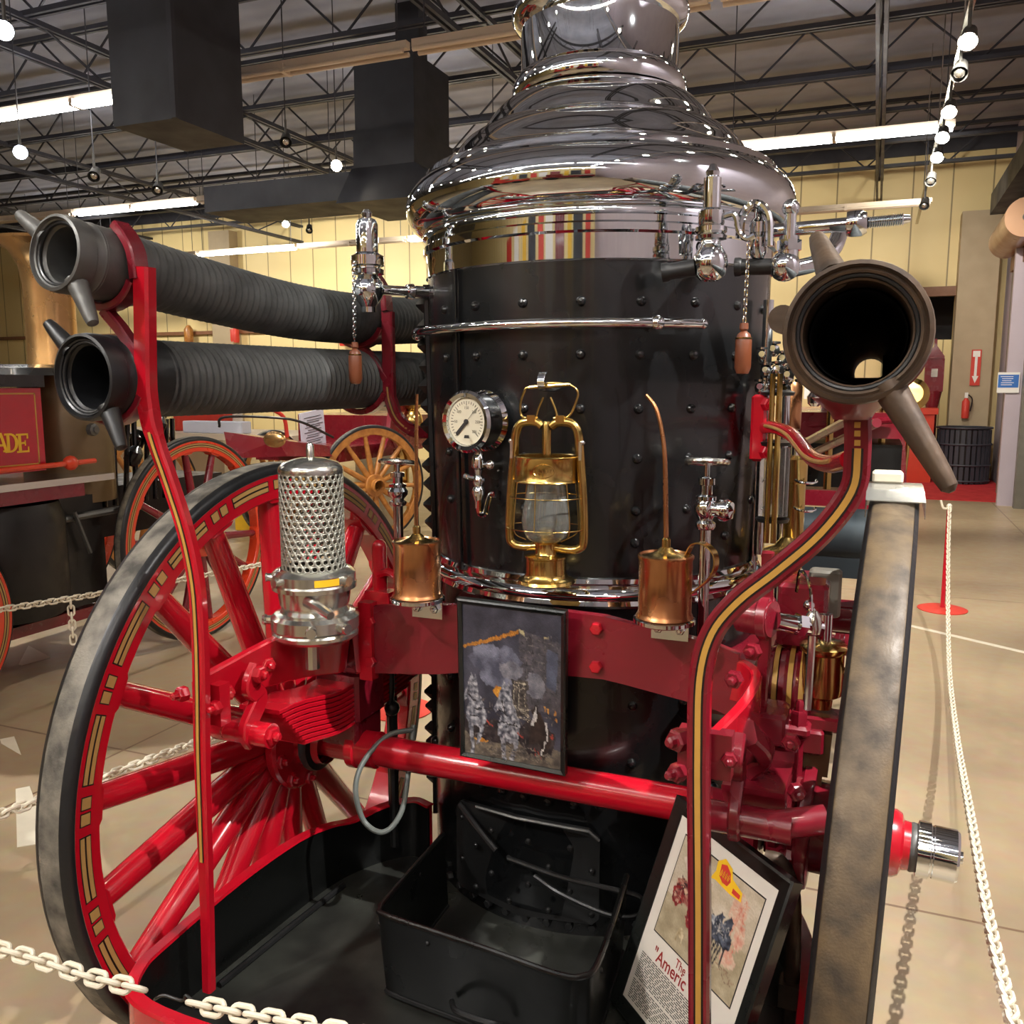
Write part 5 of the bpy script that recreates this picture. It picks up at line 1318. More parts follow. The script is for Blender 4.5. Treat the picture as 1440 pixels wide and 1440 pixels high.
MB().tube(smooth([V((LX - 0.020, LY, z0 + 0.37)), V((LX - 0.055, LY, z0 + 0.372)), V((LX - 0.060, LY, z0 + 0.40)), V((LX - 0.052, LY, z0 + 0.425)), V((LX - 0.044, LY, z0 + 0.436)), V((LX - 0.02, LY, z0 + 0.436)), V((LX + 0.0, LY, z0 + 0.445)), V((LX + 0.03, LY, z0 + 0.445)), V((LX + 0.055, LY, z0 + 0.440)), V((LX + 0.068, LY, z0 + 0.425)), V((LX + 0.060, LY, z0 + 0.395)), V((LX + 0.045, LY, z0 + 0.372)), V((LX + 0.015, LY, z0 + 0.37))], 5), 0.0026, 8).build('bail_handle', 'brass', t)
MB().cyl((LX - 0.04, LY, z0 + 0.4365), (LX + 0.052, LY, z0 + 0.443), 0.0048, seg=10).build('handle_grip', 'brass', t)
for s in (-1, 1):
    MB().box((LX + s * 0.032, LY, z0 + 0.368), (0.018, 0.022, 0.016)).tube(smooth([V((LX + s * 0.024, LY, z0 + 0.372)), V((LX + s * 0.018, LY, z0 + 0.392)), V((LX + s * 0.008, LY, z0 + 0.415))]), 0.0025, 6).build('lift_clip', 'brass', t)
t.scale = (1, 1, 0.96)
hk = MB(); hk.sweep(smooth([V((LX - 0.01, 0.04, z0 + 0.418)), V((LX - 0.01, 0.0, z0 + 0.412)), V((LX - 0.01, -0.05, z0 + 0.414)), V((LX - 0.01, -0.066, z0 + 0.427)), V((LX - 0.01, -0.06, z0 + 0.444)), V((LX - 0.01, -0.048, z0 + 0.45))]), (1, 0, 0), 0.004, 0.016)
hk.build('lantern_hook', 'chrome', ENG)

# --- copper oil cans
def oil_can(x, y, z, label, spout, handle):
    t = thing('oil_can', (x, y, z + 0.003), label, 'oil can', 'copper oil cans')
    z += 0.003
    body = MB().lathe([(0.0, 0), (0.053, 0), (0.056, 0.003), (0.054, 0.008), (0.0515, 0.012), (0.0515, 0.115), (0.054, 0.120), (0.054, 0.124), (0.050, 0.126), (0.048, 0.122), (0.03, 0.124), (0.018, 0.130), (0.011, 0.137), (0.010, 0.138)], (x, y, z), (0, 0, 1), 40).build('can_body', 'copper', t)
    MB().lathe([(0.047, 0.1225), (0.03, 0.126), (0.018, 0.132), (0.0115, 0.139), (0.0085, 0.14), (0.0085, 0.155), (0.006, 0.158)], (x, y, z), (0, 0, 1), 28).build('can_lid', 'brass', t)
    pts = smooth([V((x + a, y + b, z + c)) for a, b, c in spout], 6)
    MB().tube(pts, lambda q: 0.0055 - 0.0022 * q, 10).build('spout', 'copper', t)
    if handle:
        MB().sweep(smooth([V((x + a, y + b, z + c)) for a, b, c in handle], 6), (0.25, 1, 0), 0.003, 0.022).build('handle', 'brass', t)
    return t


oil_can(*OILS[0], 'left copper oil can with an upright spout beside the perforated strainer', [(0, 0, 0.14), (0.0, 0.0, 0.20), (0.002, 0, 0.30), (0.004, 0, 0.40), (0.006, 0, 0.44)], None)
oil_can(*OILS[1], 'right copper oil can with a bent spout and looped handle', [(0, 0, 0.14), (-0.002, 0, 0.20), (-0.006, 0.0, 0.30), (-0.014, 0.004, 0.36), (-0.028, 0.008, 0.405), (-0.048, 0.012, 0.43)],
        [(0.038, 0.01, 0.125), (0.05, 0.01, 0.147), (0.072, 0.006, 0.150), (0.092, 0.0, 0.135), (0.096, -0.002, 0.11), (0.085, 0, 0.085), (0.06, 0, 0.06), (0.051, 0, 0.052)])

# --- black sheet-metal ash scoop standing on the tray
t = thing('ash_pan', (0, -0.19, TF + 0.006), 'black open-backed sheet-metal pan with rolled rim on the rear platform', 'pan')
ptsp = [V((-0.262, 0.03, 0)), V((-0.255, -0.15, 0)), V((-0.250, -0.27, 0)), V((-0.243, -0.305, 0)), V((-0.215, -0.322, 0)), V((0.0, -0.342, 0)), V((0.175, -0.362, 0)), V((0.222, -0.348, 0)), V((0.236, -0.31, 0)), V((0.225, -0.15, 0)), V((0.208, 0.02, 0))]
sp = smooth(ptsp, 4)
mb = MB(); rs = []
for i, p in enumerate(sp):
    tt = (sp[min(i + 1, len(sp) - 1)] - sp[max(i - 1, 0)]).normalized(); n = V((-tt.y, tt.x, 0)) * 0.002
    b = V((0, 0, TF + 0.007)); q = V((0, 0, 0.497)); fl_ = 0.96
    rs.append([p * fl_ + b - n, p + q - n, p + q + n, p * fl_ + b + n])
mb.rings(rs); mb.build('pan_wall', 'black_pan', t)
MB().tube([p + V((0, 0, 0.5)) for p in sp], 0.0065, 10).build('rolled_rim', 'black_pan', t)
MB().tube([p * 0.965 + V((0, 0, TF + 0.0125)) for p in sp], 0.006, 8).build('bottom_bead', 'black_matte', t)
rv = MB()
for k in (3, 8, 13, 18, 33, 37):
    rv.mark().sphere(sp[k] + V((0, 0, 0.47)), 0.006, 8)
rv.build_split('rim_rivet', 'black_matte', t)
MB().tube(smooth([V((-0.06, -0.338, 0.36)), V((-0.03, -0.375, 0.372)), V((0.04, -0.38, 0.372)), V((0.075, -0.36, 0.36))], 6), 0.006, 8).build('pan_handle', 'black_matte', t)


# --- framed painting leaning on the back beam
def frame_axes(TL, TR, BL):
    X = (TR - TL).normalized(); Y = (TL - BL); Y = (Y - X * Y.dot(X)).normalized(); return X, Y, X.cross(Y)


TL, TR, BL = P(668, 845, y=-0.104), P(824, 864, y=-0.104), P(648, 1062, y=-0.078)
X, Y, N = frame_axes(TL, TR, BL)
W_, H_ = (TR - TL).length, (TL - BL).length
t = thing('framed_painting', (BL + TR) / 2 - Y * H_ / 2, 'black framed painting of grey horses and smoke leaning above the red axle', 'picture')
o = BL
fw_ = 0.011


def fpt(a, b, c=0.0): return o + X * a + Y * b + N * c


fr = MB()
outer = [(0, 0), (W_, 0), (W_, H_), (0, H_)]; inn_ = [(fw_, fw_), (W_ - fw_, fw_), (W_ - fw_, H_ - fw_), (fw_, H_ - fw_)]
fr.rings([[fpt(*outer[i], -0.012), fpt(*outer[i], 0.004), fpt((outer[i][0] * 2 + inn_[i][0]) / 3, (outer[i][1] * 2 + inn_[i][1]) / 3, 0.007), fpt(*inn_[i], 0.003), fpt(*inn_[i], -0.012)] for i in range(4)], loop=True)
fr.build('picture_frame', 'frame', t)


w_, h_ = W_ - 2 * fw_, H_ - 2 * fw_
from mathutils import noise as mnoise


def blob(cx, cy, rx, ry, n=14, seed=0):
    rr = random.Random(seed)
    return [(cx + rx * (0.85 + 0.3 * rr.random()) * math.cos(2 * PI * i / n), cy + ry * (0.85 + 0.3 * rr.random()) * math.sin(2 * PI * i / n)) for i in range(n)]


def inside(poly, x, y):
    c = False; j = len(poly) - 1
    for i in range(len(poly)):
        if (poly[i][1] > y) != (poly[j][1] > y) and x < (poly[j][0] - poly[i][0]) * (y - poly[i][1]) / (poly[j][1] - poly[i][1]) + poly[i][0]: c = not c
        j = i
    return c


def art_material(name, rough):
    m = bpy.data.materials.new(name); m.use_nodes = True
    nt = m.node_tree; b = nt.nodes['Principled BSDF']; at = nt.nodes.new('ShaderNodeVertexColor'); at.layer_name = 'pigment'
    n = nt.nodes.new('ShaderNodeTexNoise'); n.inputs['Scale'].default_value = 300
    mr = nt.nodes.new('ShaderNodeMapRange'); mr.inputs['To Min'].default_value = rough - 0.05; mr.inputs['To Max'].default_value = rough + 0.05
    nt.links.new(n.outputs['Fac'], mr.inputs['Value']); nt.links.new(mr.outputs['Result'], b.inputs['Roughness'])
    nt.links.new(at.outputs['Color'], b.inputs['Base Color'])
    return m


def picture(name, parent, a0, b0, a1, b1, nx, ny, layers, jit, lift, mat, grain=0.25):
    """printed artwork: layers of (polygons, colour, second colour, noise scale) laid over each other on a fine grid"""
    vs = []; cols = []
    boxes = [[(min(p[0] for p in q), max(p[0] for p in q), min(p[1] for p in q), max(p[1] for p in q), q) for q in L[0]] for L in layers]
    for j in range(ny + 1):
        for i in range(nx + 1):
            a, b = i / nx, j / ny
            vs.append(fpt(a0 + (a1 - a0) * a, b1 + (b0 - b1) * b, lift))
            n0 = mnoise.noise(V((a * 38, b * 38, 1.3))); n1 = mnoise.noise(V((a * 38, b * 38, 7.7)))
            x, y = a + jit * n0, b + jit * n1; col = (0, 0, 0)
            for (polys, c1, c2, sc_), bx_ in zip(layers, boxes):
                if any(q[0] <= x <= q[1] and q[2] <= y <= q[3] and inside(q[4], x, y) for q in bx_):
                    t = 0.5 + 0.9 * mnoise.fractal(V((a * sc_, b * sc_ * 1.3, sc_)), 1.0, 2.0, 4); t = min(1, max(0, t))
                    col = tuple(c1[k] * (1 - t) + c2[k] * t for k in range(3))
            g = 1 + grain * mnoise.noise(V((a * 120, b * 120, 3.1)))
            cols.append(tuple(min(255, max(0, q * g)) for q in col))
    fs = [[j * (nx + 1) + i, (j + 1) * (nx + 1) + i, (j + 1) * (nx + 1) + i + 1, j * (nx + 1) + i + 1] for j in range(ny) for i in range(nx)]
    o = MB().add(vs, fs).build(name, mat, parent, recalc=False)
    ca = o.data.color_attributes.new('pigment', 'FLOAT_COLOR', 'POINT')
    flat = []
    for c_ in cols: flat += [*s2l(c_), 1.0]
    ca.data.foreach_set('color', flat)
    return o


def horse(ox, oy, s, flip=1):
    head = [(0.0, -0.20), (0.02, -0.25), (0.035, -0.20), (0.055, -0.25), (0.065, -0.19), (0.075, -0.12), (0.10, -0.05), (0.13, 0.03), (0.12, 0.12), (0.10, 0.17), (0.02, 0.17), (-0.03, 0.12), (-0.03, 0.05), (0.0, -0.02), (-0.015, -0.05), (-0.05, -0.02), (-0.06, -0.045), (-0.03, -0.11)]
    l1 = [(-0.02, 0.12), (0.03, 0.14), (0.025, 0.25), (0.035, 0.34), (0.03, 0.40), (0.0, 0.41), (0.01, 0.33), (-0.005, 0.25)]
    l2 = [(0.06, 0.14), (0.11, 0.12), (0.115, 0.19), (0.09, 0.26), (0.075, 0.31), (0.05, 0.31), (0.06, 0.24), (0.085, 0.19)]
    return [[(ox + flip * (a * 1.45 - 0.02) * s, oy + b * s) for a, b in q] for q in (head, l1, l2)]


def line(x0, y0, x1, y1, w=0.006):
    d_ = math.hypot(x1 - x0, y1 - y0); nx_, ny_ = -(y1 - y0) / d_ * w / 2, (x1 - x0) / d_ * w / 2
    return [(x0 + nx_, y0 + ny_), (x1 + nx_, y1 + ny_), (x1 - nx_, y1 - ny_), (x0 - nx_, y0 - ny_)]


FULL = [(-0.1, -0.1), (1.1, -0.1), (1.1, 1.1), (-0.1, 1.1)]
rr = random.Random(11)
art = [
    ([FULL], (44, 45, 56), (70, 70, 82), 5),
    ([[(0.58, 0.12), (1.1, 0.20), (1.1, 0.66), (0.60, 0.62)]], (58, 56, 62), (84, 80, 86), 14),
    ([line(0.6, 0.16 + 0.045 * k, 1.05, 0.21 + 0.045 * k, 0.006) for k in range(8)] + [line(0.66 + 0.06 * k, 0.14, 0.65 + 0.06 * k, 0.6, 0.006) for k in range(6)], (34, 34, 40), (110, 106, 104), 30),
    ([[(0.86, 0.22), (0.97, 0.25), (0.95, 0.5), (0.85, 0.46)]], (84, 90, 108), (66, 70, 86), 9),
    ([blob(0.28, 0.34, 0.21, 0.10, 18, 1), blob(0.45, 0.34, 0.15, 0.09, 16, 2), blob(0.36, 0.45, 0.18, 0.08, 14, 3)], (66, 68, 82), (116, 118, 134), 7),
    ([blob(0.50, 0.40, 0.13, 0.06, 14, 4), blob(0.74, 0.47, 0.10, 0.09, 14, 5)], (84, 84, 94), (128, 126, 132), 9),
    ([[(0.0, 0.27), (0.28, 0.205), (0.58, 0.125), (0.58, 0.15), (0.28, 0.232), (0.0, 0.29)]], (196, 132, 52), (130, 84, 36), 60),
    ([line(0.58, 0.12, 0.64, 0.15, 0.015), [(0.83, 0.15), (0.88, 0.15), (0.88, 0.165), (0.83, 0.165)]], (170, 160, 120), (110, 104, 90), 20),
    ([[(-0.1, 0.85), (0.3, 0.84), (0.6, 0.86), (1.1, 0.88), (1.1, 1.1), (-0.1, 1.1)]], (70, 64, 60), (124, 112, 96), 12),
    ([blob(0.37, 0.55, 0.055, 0.04, 12, 6), blob(0.17, 0.885, 0.10, 0.022, 10, 7)], (214, 160, 60), (150, 90, 34), 20),
    ([[(0.50, 0.45), (0.67, 0.45), (0.68, 0.5), (0.65, 0.53), (0.68, 0.68), (0.48, 0.70), (0.51, 0.53)], blob(0.44, 0.575, 0.05, 0.06, 12, 8), blob(0.44, 0.525, 0.03, 0.028, 9, 18)], (34, 32, 34), (92, 84, 78), 26),
    ([line(0.53 + 0.05 * k, 0.46, 0.52 + 0.05 * k + 0.05 * (rr.random() - 0.5), 0.66, 0.006) for k in range(3)] + [line(0.52, 0.47 + 0.03 * k, 0.66, 0.475 + 0.03 * k, 0.005) for k in range(2)] + [line(0.4 + 0.3 * rr.random(), 0.6 + 0.08 * rr.random(), 0.5 + 0.3 * rr.random(), 0.62 + 0.14 * rr.random(), 0.006) for k in range(9)], (196, 186, 160), (90, 84, 80), 40),
    ([blob(0.36, 0.82, 0.28, 0.08, 18, 9), blob(0.76, 0.82, 0.18, 0.12, 16, 10), blob(0.12, 0.80, 0.16, 0.09, 14, 11)], (30, 28, 32), (66, 58, 58), 16),
    ([line(x_, y_, x_ + 0.10 * (rr.random() - 0.5), y_ + 0.07 * (rr.random() - 0.3), 0.008) for x_, y_ in [(0.05 + 0.9 * rr.random(), 0.6 + 0.34 * rr.random()) for k in range(60)]], (120, 112, 106), (40, 36, 40), 30),
    (horse(0.08, 0.66, 0.86) + horse(0.42, 0.71, 1.0) + [blob(0.19, 0.73, 0.06, 0.055, 12, 21), blob(0.50, 0.76, 0.06, 0.06, 12, 22)], (58, 60, 70), (176, 175, 178), 26),
    ([line(0.05, 0.60, 0.12, 0.64, 0.010), line(0.10, 0.69, 0.30, 0.665, 0.008), line(0.36, 0.66, 0.46, 0.70, 0.010), line(0.34, 0.75, 0.56, 0.755, 0.010), line(0.40, 0.60, 0.43, 0.68, 0.009), line(0.44, 0.78, 0.54, 0.74, 0.008), line(0.06, 0.74, 0.16, 0.74, 0.008), line(0.02, 0.65, 0.05, 0.57, 0.008)], (40, 36, 40), (20, 18, 20), 20),
    ([[(0.70, 0.64), (0.75, 0.59), (0.80, 0.66), (0.88, 0.74), (0.90, 0.84), (0.84, 0.95), (0.80, 0.95), (0.8, 0.85), (0.68, 0.86), (0.68, 0.78), (0.73, 0.70)]], (34, 28, 28), (60, 48, 44), 14),
    ([[(0.735, 0.64), (0.75, 0.615), (0.765, 0.68), (0.72, 0.74), (0.70, 0.73)], line(0.85, 0.70, 0.87, 0.82, 0.018), line(0.80, 0.92, 0.85, 0.83, 0.012)], (210, 206, 200), (150, 146, 144), 30),
    ([line(0.73, 0.88, 0.75, 0.95, 0.010), line(0.77, 0.90, 0.80, 0.96, 0.010), line(0.24, 0.76, 0.30, 0.79, 0.015), line(0.56, 0.80, 0.62, 0.84, 0.012), line(0.90, 0.78, 0.92, 0.80, 0.03)], (170, 56, 46), (120, 60, 50), 30),
    ([[(0.83, 0.595), (0.85, 0.60), (0.85, 0.635), (0.83, 0.63)], [(0.86, 0.605), (0.88, 0.61), (0.88, 0.645), (0.86, 0.64)], [(0.93, 0.62), (0.95, 0.625), (0.95, 0.65), (0.93, 0.645)], [(0.94, 0.665), (0.96, 0.67), (0.96, 0.69), (0.94, 0.685)]], (206, 150, 70), (150, 100, 50), 30),
    ([line(0.05 + 0.9 * rr.random(), 0.87 + 0.11 * rr.random(), 0.1 + 0.9 * rr.random(), 0.89 + 0.1 * rr.random(), 0.007) for k in range(9)], (140, 130, 116), (60, 56, 56), 20),
]
M['art'] = art_material('painted_canvas', 0.32)
M['print'] = art_material('colour_print', 0.5)
picture('painting', t, fw_, fw_, W_ - fw_, H_ - fw_, 120, 170, art, 0.011, 0.0002, 'art')

# --- framed information sheet leaning at the right of the tray
TL, TR = P(955, 1118, z=0.745), P(1120, 1242, z=0.745)
X = (TR - TL).normalized(); nh = V((X.y, -X.x, 0)); th = math.radians(20)
Yd = V((nh.x * math.sin(th), nh.y * math.sin(th), -math.cos(th))); Y = -Yd; N = X.cross(Y)
W_, H_ = (TR - TL).length, 0.455
o = TL + Yd * H_
t = thing('framed_sign', (o + TR) / 2 - Y * H_ / 2, 'black framed information sheet with a red wagon picture, leaning behind the right striped post', 'sign')
fw_ = 0.03
fr = MB(); outer = [(0, 0), (W_, 0), (W_, H_), (0, H_)]; inn_ = [(fw_, fw_), (W_ - fw_, fw_), (W_ - fw_, H_ - fw_), (fw_, H_ - fw_)]
fr.rings([[fpt(*outer[i], -0.016), fpt(*outer[i], 0.006), fpt((outer[i][0] * 5 + inn_[i][0]) / 6, (outer[i][1] * 5 + inn_[i][1]) / 6, 0.008), fpt((outer[i][0] + inn_[i][0] * 3) / 4, (outer[i][1] + inn_[i][1] * 3) / 4, 0.003), fpt(*inn_[i], 0.002), fpt(*inn_[i], -0.016)] for i in range(4)], loop=True)
fr.build('sign_frame', 'frame', t)
w_, h_ = W_ - 2 * fw_, H_ - 2 * fw_
pic = MB().add([fpt(fw_, fw_), fpt(W_ - fw_, fw_), fpt(W_ - fw_, H_ - fw_), fpt(fw_, H_ - fw_)], [[0, 1, 2, 3]]).build('printed_sheet', 'paper', t, recalc=False)
lay = [0.0002]


def paint(name, polys, mat):
    for poly in polys:
        lay[0] += 0.00005
        pts = [fpt(fw_ + w_ * a, fw_ + h_ * (1 - b), lay[0]) for a, b in poly]
        MB().add(pts, [list(range(len(pts)))]).build(name, mat, pic, recalc=False)


lay[0] = 0.0002
paint('print_border', [[(0.09, 0.07), (0.93, 0.07), (0.93, 0.60), (0.09, 0.60)]], 'ink')
rr = random.Random(3)
art = [
    ([FULL], (196, 184, 164), (170, 154, 130), 4),
    ([[(-0.1, 0.60), (0.4, 0.56), (1.1, 0.50), (1.1, 1.1), (-0.1, 1.1)]], (150, 136, 108), (178, 164, 136), 6),
    ([blob(0.80, 0.26, 0.09, 0.16, 14, 41), blob(0.88, 0.45, 0.06, 0.12, 12, 42), blob(0.66, 0.14, 0.08, 0.05, 12, 43), blob(0.84, 0.68, 0.09, 0.08, 12, 44)], (196, 178, 156), (196, 140, 120), 14),
    ([line(0.72 + 0.2 * rr.random(), 0.1 + 0.5 * rr.random(), 0.72 + 0.2 * rr.random(), 0.15 + 0.55 * rr.random(), 0.008) for k in range(14)], (190, 110, 92), (200, 160, 136), 20),
    ([blob(0.30, 0.26, 0.16, 0.07, 14, 51), blob(0.16, 0.2, 0.1, 0.05, 12, 52)], (206, 196, 180), (180, 150, 136), 10),
    ([[(0.07, 0.42), (0.14, 0.36), (0.42, 0.38), (0.44, 0.56), (0.10, 0.58)]], (120, 40, 40), (200, 170, 140), 16),
    ([blob(0.13, 0.54, 0.075, 0.105, 16, 31), blob(0.36, 0.62, 0.075, 0.115, 16, 32)], (158, 40, 40), (96, 34, 36), 14),
    ([blob(0.13, 0.54, 0.045, 0.07, 12, 33), blob(0.36, 0.62, 0.045, 0.075, 12, 34)], (190, 160, 136), (120, 40, 40), 20),
    ([line(0.08 + 0.36 * rr.random(), 0.3 + 0.26 * rr.random(), 0.1 + 0.36 * rr.random(), 0.34 + 0.26 * rr.random(), 0.010) for k in range(18)], (40, 34, 36), (90, 50, 46), 20),
    ([line(0.42, 0.44, 0.62, 0.5, 0.008), line(0.44, 0.5, 0.66, 0.6, 0.008), line(0.36, 0.3, 0.60, 0.46, 0.006)], (60, 54, 52), (110, 96, 84), 20),
    ([blob(0.50, 0.56, 0.06, 0.06, 12, 36), blob(0.58, 0.50, 0.05, 0.06, 12, 45)], (176, 176, 176), (90, 96, 110), 16),
    ([blob(0.60, 0.58, 0.06, 0.09, 14, 46), blob(0.70, 0.54, 0.07, 0.10, 14, 47), blob(0.78, 0.56, 0.05, 0.08, 14, 48), [(0.60, 0.44), (0.65, 0.36), (0.69, 0.38), (0.68, 0.52), (0.60, 0.54)], [(0.70, 0.42), (0.75, 0.34), (0.79, 0.37), (0.78, 0.5), (0.71, 0.52)]], (32, 36, 46), (92, 98, 112), 18),
    ([line(0.57 + 0.035 * k, 0.62, 0.55 + 0.035 * k + 0.07 * (rr.random() - 0.5), 0.80 + 0.05 * rr.random(), 0.016) for k in range(7)], (36, 34, 40), (70, 66, 66), 20),
    ([line(0.58 + 0.2 * rr.random(), 0.4 + 0.2 * rr.random(), 0.58 + 0.22 * rr.random(), 0.42 + 0.24 * rr.random(), 0.006) for k in range(12)], (190, 186, 176), (110, 110, 112), 30),
    ([blob(0.30, 0.82, 0.035, 0.05, 10, 37), line(0.27, 0.8, 0.26, 0.92, 0.02), line(0.33, 0.84, 0.34, 0.93, 0.02)], (206, 192, 160), (150, 130, 96), 20),
    ([line(0.7 + 0.2 * rr.random(), 0.78 + 0.1 * rr.random(), 0.84 + 0.14 * rr.random(), 0.72 + 0.16 * rr.random(), 0.006) for k in range(8)], (150, 120, 96), (120, 100, 80), 20),
]
picture('printed_scene', pic, fw_ + w_ * 0.098, fw_ + h_ * (1 - 0.593), fw_ + w_ * 0.922, fw_ + h_ * (1 - 0.077), 120, 96, art, 0.012, 0.0006, 'print', 0.12)
lay[0] = 0.0009
# yellow and red fish-tail emblem
paint('emblem_yellow', [[(0.46, 0.075), (0.52, 0.04), (0.60, 0.06), (0.63, 0.10), (0.74, 0.125), (0.75, 0.165), (0.64, 0.17), (0.56, 0.165), (0.48, 0.16), (0.44, 0.17), (0.47, 0.12)]], 'yellow')
paint('emblem_red', [[(0.50, 0.075), (0.55, 0.062), (0.60, 0.085), (0.62, 0.12), (0.60, 0.148), (0.55, 0.148), (0.51, 0.13)], [(0.655, 0.135), (0.73, 0.14), (0.73, 0.16), (0.655, 0.158)]], 'sign_red')
lay[0] += 0.0002
m = MB()
for k in range(4):
    a = 0.515 + 0.024 * k
    pts = [fpt(fw_ + w_ * (a + q), fw_ + h_ * (1 - (0.105 + r_)), lay[0]) for q, r_ in ((0, 0.02), (0.008, -0.012), (0.016, 0.0), (0.008, 0.022))]
    m.tube(pts, 0.0007, 4)
m.build('emblem_script', 'yellow', pic)
text_mesh('title_line', 'The', 'ink_red', pic, fpt(fw_ + w_ * 0.44, fw_ + h_ * 0.345), X, Y, 0.024, 0.0008, 'CENTER', 0.9, 0.008)
text_mesh('title', '"Americ', 'ink_red', pic, fpt(fw_ + w_ * 0.16, fw_ + h_ * 0.285), X, Y, 0.036, 0.0008, 'LEFT', 0.95, 0.012)
rr = random.Random(5)
m = MB()
for k in range(26):
    b = 0.735 + 0.0105 * k
    if b > 0.985: break
    if k == 13: continue
    a = 0.05
    while a < 0.93:
        l = 0.02 + 0.05 * rr.random()
        if a + l > 0.95: break
        pts = [fpt(fw_ + w_ * q, fw_ + h_ * (1 - r_), 0.0008) for q, r_ in ((a, b), (a + l, b), (a + l, b - 0.0048), (a, b - 0.0048))]
        m.add(pts, [[0, 1, 2, 3]]); a += l + 0.010
m.build('text_lines', 'ink', pic, recalc=False)

# --- clear plastic wrap and white block on top of the right wheel
tx = 0.716
t = thing('plastic_cover', (tx, -0.02, AZ + 0.71), 'cloudy plastic sleeve over the top of the right wheel tyre', 'cover')
mb = MB(); rs = []
for k in range(9):
    a = math.radians(78 + 5 * k); R = 0.712
    d = V((0, -math.cos(a) , math.sin(a)))
    rs.append([V((tx - 0.048, 0, AZ)) + d * (R - 0.03), V((tx - 0.047, 0, AZ)) + d * R, V((tx + 0.047, 0, AZ)) + d * R, V((tx + 0.048, 0, AZ)) + d * (R - 0.03), V((tx + 0.049, 0, AZ)) + d * (R - 0.03), V((tx + 0.0485, 0, AZ)) + d * (R + 0.0015), V((tx - 0.0485, 0, AZ)) + d * (R + 0.0015), V((tx - 0.049, 0, AZ)) + d * (R - 0.03)])
mb.rings(rs); mb.build('sleeve', 'clear_plastic', t)
MB().bevel_box((tx - 0.012, 0.03, AZ + 0.724), (0.055, 0.05, 0.022), 0.004).build('pad', 'white_plastic', t)

# ================================================================== BARRIER CHAINS
def sag(a, b, z_sag, n=24):
    a = V(a); b = V(b); return [a.lerp(b, i / n) - V((0, 0, z_sag * 4 * (i / n) * (1 - i / n))) for i in range(n + 1)]


sb_ = P(1325, 857, z=0)
t = thing('stanchion', (sb_.x, sb_.y, 0), 'thin red barrier stanchion with round base on the floor at right', 'stanchion')
MB().lathe([(0.0, 0.0), (0.165, 0.0), (0.168, 0.006), (0.15, 0.012), (0.03, 0.018), (0.0, 0.018)], (sb_.x, sb_.y, 0), (0, 0, 1), 36).build('base', 'sign_red', t)
MB().lathe([(0.02, 0.012), (0.0155, 0.03), (0.0155, 0.74)], (sb_.x, sb_.y, 0), (0, 0, 1), 14).build('pole', 'red', t)
MB().lathe([(0.018, 0.73), (0.018, 0.765), (0.008, 0.775), (0.0, 0.776)], (sb_.x, sb_.y, 0), (0, 0, 1), 14).tube(smooth([V((sb_.x, sb_.y, 0.74)), V((sb_.x - 0.04, sb_.y - 0.02, 0.745)), V((sb_.x - 0.06, sb_.y - 0.03, 0.80))]), 0.008, 6).build('hook', 'white_plastic', t)
pts = smooth([V((sb_.x, sb_.y - 0.02, 0.755)), V((1.185, 4.75, 0.52)), V((1.15, 4.0, 0.24)), V((1.104, 3.1, 0.13)), V((1.05, 2.0, 0.20)), V((0.996, 0.937, 0.357)), V((0.96, 0.217, 0.463)), V((0.935, -0.302, 0.578)), V((0.91, -0.9, 0.74))], 10)
o = tag(chain_mesh(MB(), pts, 0.031, 0.046, 0.024, 0.0042, 12, 6).build('barrier_chain', 'white_plastic'), 'white plastic barrier chain sagging along the right side from the red stanchion', 'chain')
o.name = 'barrier_chain'
npts = [P(u, v, y=-0.85) for u, v in ((-140, 1300), (0, 1335), (60, 1352), (120, 1372), (215, 1395))]
o = tag(chain_mesh(MB(), smooth(npts, 8), 0.0275, 0.040, 0.0205, 0.0043, 16, 8).build('barrier_chain', 'white_plastic'), 'near white chain crossing the lower left corner, left of the black hook', 'chain', 'white barrier chains')
npts2 = [P(u, v, y=-0.85) for u, v in ((270, 1411), (340, 1425), (430, 1442), (640, 1480))]
o = tag(chain_mesh(MB(), smooth(npts2, 8), 0.0275, 0.040, 0.0205, 0.0043, 16, 8).build('barrier_chain', 'white_plastic'), 'near white chain along the bottom edge, right of the black hook', 'chain', 'white barrier chains')
a, b = npts[-1], npts2[0]
o = tag(MB().tube(smooth([a + V((0.003, 0, -0.012)), a + V((0.012, -0.004, -0.004)), a.lerp(b, 0.3), a.lerp(b, 0.75), b + V((-0.012, 0, 0.010)), b + V((-0.002, 0, 0.006)), b + V((0.004, 0, -0.006))], 5), 0.0024, 8).build('chain_hook', 'black_matte'), 'small black wire hook joining the two near white chains', 'hook')
mp = [P(u, v, x=-1.45) for u, v in ((-60, 1160), (0, 1145), (140, 1095), (275, 1045), (330, 1030), (420, 1012), (560, 985))]
o = tag(chain_mesh(MB(), smooth(mp, 8), 0.034, 0.05, 0.026, 0.005, 12, 6).build('barrier_chain', 'white_plastic'), 'white chain seen through the left red wheel spokes', 'chain', 'white barrier chains')
fp = [P(u, v, x=-2.85) for u, v in ((-90, 866), (0, 857), (97, 842), (215, 822), (370, 793), (440, 778))]
o = tag(chain_mesh(MB(), smooth(fp, 8), 0.036, 0.052, 0.028, 0.005).build('barrier_chain', 'white_plastic'), 'far white chain in front of the black engine at left', 'chain', 'white barrier chains')
p0 = P(99, 843, x=-2.85)
o = tag(chain_mesh(MB(), [p0, p0 - V((0, 0, 0.22))], 0.036, 0.052, 0.028, 0.005).build('barrier_chain', 'white_plastic'), 'short white chain end hanging straight down from the far chain', 'chain', 'white barrier chains')
q0 = P(318, 1040, x=-1.44)
